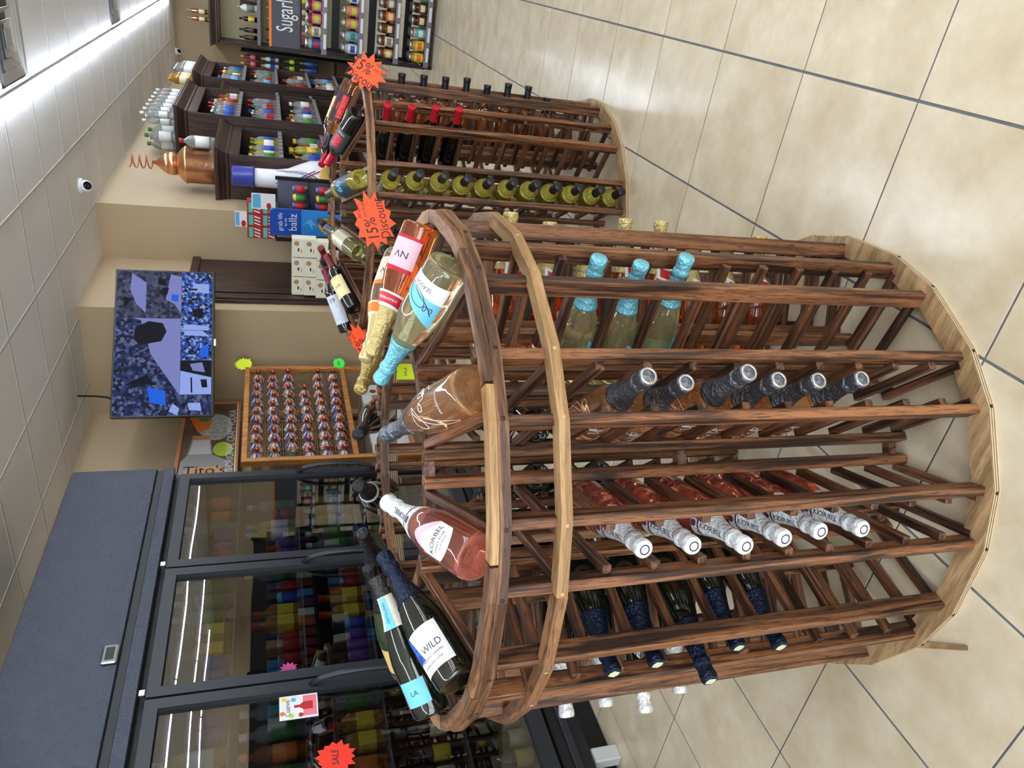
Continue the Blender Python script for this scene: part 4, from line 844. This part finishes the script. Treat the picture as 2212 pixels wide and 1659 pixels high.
for i, (m_, w0, off) in enumerate(((PAL['blue'], .012, .0), (PAL['white'], .012, .024), (PAL['red'], .012, .048))):
    for sgn in (-1, 1):
        pts = []
        for k in range(9):
            u = k / 8; ang = a + sgn * (.75 - .75 * u * 1.3); z = 1.42 - u * .36 - off; r = rad([(0, 0)] * 3 + [(.2, .02), (.2, .98), (.19, 1.1), (.15, 1.2), (.105, 1.3), (.088, 1.4), (.085, 1.6)], z) + .003 + .0006 * i
            pts.append((ang, z, r))
        vs_ = [(r * math.cos(g), r * math.sin(g), z + dz) for g, z, r in pts for dz in (-w0, w0)]
        obj('ribbon', pyd(vs_, [(2 * k, 2 * k + 1, 2 * k + 3, 2 * k + 2) for k in range(8)]), m_, gbm)
# canned cocktail display
sd = thing('drinks_stand', 'black wire stand with blue side panel holding canned drinks', 'display', (-2.1, 6.85, 0))
for x, y in ((-.27, -.15), (-.27, .17), (.2, .17)): obj('post', box(x - .015, x + .015, y - .015, y + .015, 0, 1.42, .002), BLACKM, sd)
for z in (.3, .62, .95, 1.15, 1.42): obj('shelf', box(-.27, .2 if z < 1.3 else .0, -.15, .17, z - .012, z, .002), BLACKM, sd)
obj('back_panel', box(-.25, .19, .165, .175, .1, 1.4), flat('slate_panel', 96, 98, 116), sd)
bp_ = obj('side_panel', box(-.22, .02, -.168, -.156, .82, 1.46, .001), mat('cyan_panel', (44, 134, 220), .4), sd)
obj('panel_block', prism([(-.225, 1.2), (.02, 1.2), (.02, 1.42), (-.01, 1.47), (-.225, 1.47)], -.1695, -.1685, 'y'), mat('royal_block', (20, 70, 170), .4), bp_)
obj('lettering', ftext('ballz', .1, .9, lambda x, y: (x - .1, -.171, y + 1.27)), PAL['white'], bp_); obj('lettering', ftext('grab life', .055, .95, lambda x, y: (x - .1, -.171, y + 1.38)), PAL['white'], bp_); obj('lettering', ftext('by the', .03, 1., lambda x, y: (x - .1, -.171, y + 1.335)), PAL['white'], bp_)
obj('can_print', prism([(-.1 + .045 * math.cos(PI * k / 6), .98 + .06 * math.sin(PI * k / 6)) for k in range(12)], -.17, -.169, 'y'), PAL['green'], bp_); obj('can_lid_print', box(-.14, -.06, -.1702, -.1695, 1.035, 1.06), PAL['silver'], bp_)
obj('bolt_print', prism([(-.06, 1.12), (-.12, 1.19), (-.1, 1.14), (-.17, 1.1), (-.11, 1.1), (-.13, 1.06)], -.17, -.169, 'y'), PAL['sky'], bp_)
rb = box(-.055, .055, -.055, .055, 0, .12, .002)
for r in range(2):
    for c in range(3):
        b = thing('drink_carton', 'red striped drink carton stacked on the wire stand', 'box', (-2.318 + .112 * c, 6.76, 1.4205 + .1205 * r), 0, 'red drink cartons on the stand')
        obj('carton_body', rb, flat('carton_red', 168, 40, 48), b)
        obj('stripe', pyd([(-.05 + .03 * k + d_, -.0556, z_) for k in range(3) for d_, z_ in ((0, .01), (.012, .01), (.03, .06), (.018, .06))], [tuple(range(4 * k, 4 * k + 4)) for k in range(3)]), PAL['white'], b); obj('side_print', box(-.045, .045, -.0562, -.0555, .07, .105), PAL['teal'], b)
for k, (x, z, lab) in enumerate(((-2.2, 1.662, 'white and blue header card standing on the red cartons'), (-2.03, 1.54, 'white and blue header card leaning beside the red cartons'))):
    t = thing('header_card', lab, 'card', (x, 6.70, z if k == 0 else 1.421))
    hh = .1 if k == 0 else .2
    obj('card', box(-.07, .07, -.004, 0, 0, hh), PAL['white'], t); obj('blue_print', box(-.06, .06, -.0048, -.0041, hh * .62, hh * .95), PAL['sky'], t); obj('red_print', prism([(-.04 + .03 * math.cos(PI * q / 6), hh * .28 + .02 * math.sin(PI * q / 6)) for q in range(12)], -.0049, -.0041, 'y'), PAL['red'], t)
for k in range(3):
    for z in (1.15, .95, .62): sb('can', 'yellow' if k % 2 else 'purple', 'silver', 'green' if k % 2 else 'red', (-2.075 + .075 * k, 6.78, z + .0005), 'on the wire drinks stand', 'cans on the wire drinks stand')

# ------------------------------------------------------------------ shelving along the end wall
ru = thing('wall_shelving', 'dark wooden shelving with cream back on the end wall', 'shelving', (-1.65, 14.1, 0)); L = V((1.65, -14.1, 0))
def rp_(nm, a, b, c, d, e, f, mt, bev=.002): return obj(nm, box(a, b, c, d, e, f, bev), mt, ru, loc=L)
rp_('side_panel', -1.65, -1.62, 14.1, 14.74, 0, 2.24, DZ); rp_('side_panel', 1.45, 1.48, 14.1, 14.74, 0, 2.24, DZ); rp_('back_panel', -1.62, 1.45, 14.6, 14.62, .1, 2.24, mat('cream_back', (196, 186, 150), .5)); rp_('top_board', -1.65, 1.48, 14.1, 14.74, 2.22, 2.24, DX)
obj('crown_moulding', crown(-1.65, 1.48, 14.1, 14.74, 2.24, wall='y'), DX, ru, loc=L); rp_('divider', -1.1, -1.0, 14.56, 14.6, 1.62, 1.9, DZ)
for z in (.4, .8, 1.2, 1.62):
    rp_('shelf', -1.62, 1.45, 14.12, 14.6, z - .025, z, DX); rp_('price_rail', -1.62, 1.45, 14.095, 14.12, z - .045, z + .01, PRICE)
RB = [('spirit', 'white', 'cream', 'cream'), ('jug', 'white', 'silver', 'grey'), ('spirit', 'black', 'black', 'yellow'), ('wine', 'black', 'black', 'brown'), ('tall', 'cream', 'white', 'pink'), ('wine', 'red', 'gold', 'red'), ('spirit', 'black', 'black', 'cream')]
for z, nm in ((1.62, 'top'), (1.2, 'middle'), (.8, 'lower')):
    x = -1.53
    while x < 1.3:
        s = rg2.choice(RB); n = rg2.randint(1, 2)
        for q in range(n): sb(*s, (x, 14.2, z + .0005), f'on the {nm} end wall shelf'); x += .115
        x += .05
for k in range(2): sb('tall', 'copper', 'gold', 'cream', (-1.35 + .11 * k, 14.25, 2.3705), 'standing on top of the end wall shelving')
# low rack of small bottles in the far corner
lr = thing('corner_rack', 'black framed low rack of small bottles in the far corner', 'rack', (-2.0, 14.4, 0))
for x in (-.2475, .2475): obj('upright', box(x - .0125, x + .0125, -.2, .2, 0, 1.9, .002), BLACKM, lr)
for z in (.33, .65, .97, 1.29, 1.61): obj('shelf', box(-.235, .235, -.2, .2, z - .02, z, .002), BLACKM, lr)
for z, a_, b_, c_ in ((.65, 'blue', 'yellow', 'blue'), (.97, 'green', 'black', 'lime'), (1.29, 'white', 'white', 'blue'), (1.61, 'red', 'yellow', 'pink')):
    for k in range(4): sb('wine', a_ if a_ in BODY or a_ in PAL else 'clear', b_, c_, (-2.17 + .11 * k, 14.28, z + .0005), 'in the far corner rack', 'bottles in the far corner rack')

# ------------------------------------------------------------------ moonshine jar rack
sr = thing('jar_rack', 'black rolling rack of flavoured spirit jars under a dark banner', 'rack', (-.2, 7.6, 0))
X0, X1, Y0, Y1 = -.66, .75, -.2, .25
for x in (X0, X1):
    for y in (Y0 + .015, Y1): obj('upright', box(x - .015, x + .015, y - .015, y + .015, .07, 1.46, .002), BLACKM, sr)
JZ = [.075, .36, .685, 1.005]
for z in JZ:
    s = obj('shelf', box(X0, X1, Y0, Y1, z - .018, z, .002), BLACKM, sr); obj('shelf_lip', box(X0, X1, Y0 - .006, Y0 + .002, z - .035, z + .012, .001), PRICE, s)
    for k in range(8): obj('shelf_ticket', box(X0 + .05 + k * .17, X0 + .17 + k * .17, Y0 - .0075, Y0 - .0065, z - .028, z - .004), PAL['white'], s)
for k in range(7): obj('back_slat', box(X0, X1, Y1 - .01, Y1, .15 + .17 * k, .22 + .17 * k), flat('slat_charcoal', 44, 44, 50), sr)
obj('end_panel', box(X0 - .018, X0 - .012, Y0, Y1, .07, 1.2), flat('end_panel_brown', 96, 72, 58), sr)
for x in (X0, X1):
    for y in (Y0 + .03, Y1 - .03): obj('caster', lathe([(0, -.014), (.03, -.014), (.033, -.008), (.033, .008), (.03, .014), (0, .014)], 16), BLACKM, sr, (x, y, .033), (0, RAD(90), 0)); obj('caster_fork', box(x - .012, x + .012, y - .01, y + .01, .06, .075), BLACKM, sr)
bn = obj('banner', box(X0 + .02, X1, Y0 - .03, Y0 - .012, 1.2, 1.44, .002), mat('banner_slate', (72, 70, 80), .5), sr); obj('banner_edge', box(X0 + .02, X1, Y0 - .032, Y0 - .01, 1.44, 1.462), PAL['orange'], bn)
obj('lettering', ftext('Sugarlands', .2, .52, lambda x, y: (x + X0 + .37, Y0 - .0315, y + 1.325)), PAL['white'], bn); obj('lettering', ftext('DISTILLING', .05, .9, lambda x, y: (x + X0 + .42, Y0 - .0315, y + 1.235)), PAL['grey'], bn)
jm = lathe([(0, 0), (.036, 0), (.042, .006), (.042, .105), (.038, .12), (.034, .125), (0, .126)], 18); lm = lathe([(.036, .122), (.038, .122), (.038, .146), (.034, .148), (0, .148)], 18)
lb = pyd(*(lambda q: (q, [(2 * k, 2 * k + 2, 2 * k + 3, 2 * k + 1) for k in range(10)]))([(.0428 * math.cos(RAD(-90 + g)), .0428 * math.sin(RAD(-90 + g)), z) for g in range(-75, 76, 15) for z in (.018, .095)]), True)
def jar(x, z, y, lab, liq, front=True, ps=''):
    t = thing('spirit_jar', f'{liq} spirit jar, {lab} label, {ps}' if front else f'{liq} spirit jar in the second rank, {ps}', 'jar', (x, y, z), 0, f'{lab} label jars on the jar rack')
    obj('glass', jm.copy(), JL[liq], t); obj('lid', lm, SILVER, t)
    if front:
        l_ = lb.copy(); l_.materials.clear(); obj('label', l_, PAL[lab], t)
        q = pyd([(.0436 * math.cos(RAD(-90 + g)), .0436 * math.sin(RAD(-90 + g)), zz) for g in (-40, -20, 0, 20, 40) for zz in (.035, .075)], [(2 * k, 2 * k + 2, 2 * k + 3, 2 * k + 1) for k in range(4)], True)
        obj('label_badge', q, PAL[{'pink': 'lime', 'cream': 'grey', 'blue': 'red', 'orange': 'cream', 'yellow': 'orange', 'teal': 'white', 'brown': 'cream', 'sky': 'green', 'white': 'blue', 'grey': 'cream', 'gold': 'cream'}.get(lab, 'white')], t)
JL = {'clear': mat('jar_clear', (200, 206, 200), .08, 0, .4, 1.3), 'amber': mat('jar_amber', (120, 60, 24), .1, 0, .25, 1.3), 'red': mat('jar_red', (150, 40, 44), .1, 0, .25, 1.3), 'golden': mat('jar_golden', (206, 160, 84), .1, 0, .25, 1.3), 'dark': mat('jar_dark', (60, 26, 24), .1)}
ROWS = [(1.005, ['blue', 'cream', 'pink', 'pink', 'grey', 'pink', 'yellow', 'teal', 'cream', 'pink'], ['clear', 'golden', 'red', 'red', 'dark', 'red', 'golden', 'clear', 'golden', 'red']),
        (.685, ['white', 'sky', 'pink', 'pink', 'white', 'teal', 'yellow', 'pink', 'sky', 'cream'], ['clear', 'clear', 'golden', 'golden', 'clear', 'clear', 'golden', 'red', 'clear', 'golden']),
        (.36, ['gold', 'cream', 'brown', 'orange', 'grey', 'grey', 'gold', 'orange', 'brown', 'cream'], ['amber'] * 10),
        (.075, ['yellow', 'yellow', 'teal', 'brown', 'brown', 'teal', 'yellow', 'pink', 'brown', 'teal'], ['golden', 'golden', 'clear', 'dark', 'dark', 'clear', 'golden', 'red', 'dark', 'clear'])]
for z, ls, qs in ROWS:
    for k in range(10):
        pos = f'{ORD[k]} from the end panel, ' + {1.005: 'top', .685: 'second', .36: 'third', .075: 'bottom'}[z] + ' jar shelf'
        jar(-.2 + X0 + .075 + .104 * k, z + .0005, 7.6 + Y0 + .05, ls[k], qs[k], True, pos)
        if k < 7 and z < 1: jar(-.2 + X0 + .075 + .104 * k, z + .0005, 7.6 + Y0 + .15, ls[k], qs[k], False, pos)
# ------------------------------------------------------------------ aisle shelving that the cooler doors mirror
gd = thing('gondola_shelving', 'dark steel aisle shelving mirrored in the cooler doors', 'shelving', (1.9, 6.4, 0))
obj('back_panel', box(.18, .2, -2.4, 2.6, .1, 1.75), flat('gondola_back', 70, 62, 56), gd)
for z in (.12, .55, .95, 1.35): obj('shelf', box(-.25, .18, -2.4, 2.6, z - .03, z, .003), BLACKM, gd)
for y in (-2.4, .1, 2.6): obj('upright', box(.15, .2, y - .02, y + .02, 0, 1.78, .003), BLACKM, gd)
bxm = box(-.05, .05, -.055, .055, 0, .2, .003)
GC = {k_: flat('case_' + k_, *c_) for k_, c_ in dict(maroon=(96, 34, 36), navy=(36, 48, 86), slate=(74, 80, 90), rust=(150, 78, 40), plum=(66, 44, 84), tan=(164, 144, 112), pale=(186, 188, 190), brown=(84, 58, 42), black=(28, 28, 32), azure=(58, 120, 168)).items()}
for zi, z in enumerate((.12, .55, .95, 1.35)):
    for k in range(30):
        c_ = rg2.choice(list(GC)); me = bxm.copy()
        t = obj('drink_case', me, GC[c_], None, (1.74, 4.1 + .158 * k, z + .0005))
        tag(t, f'{c_} drink case on the aisle shelving', 'box', f'{c_} drink cases on the aisle shelving')
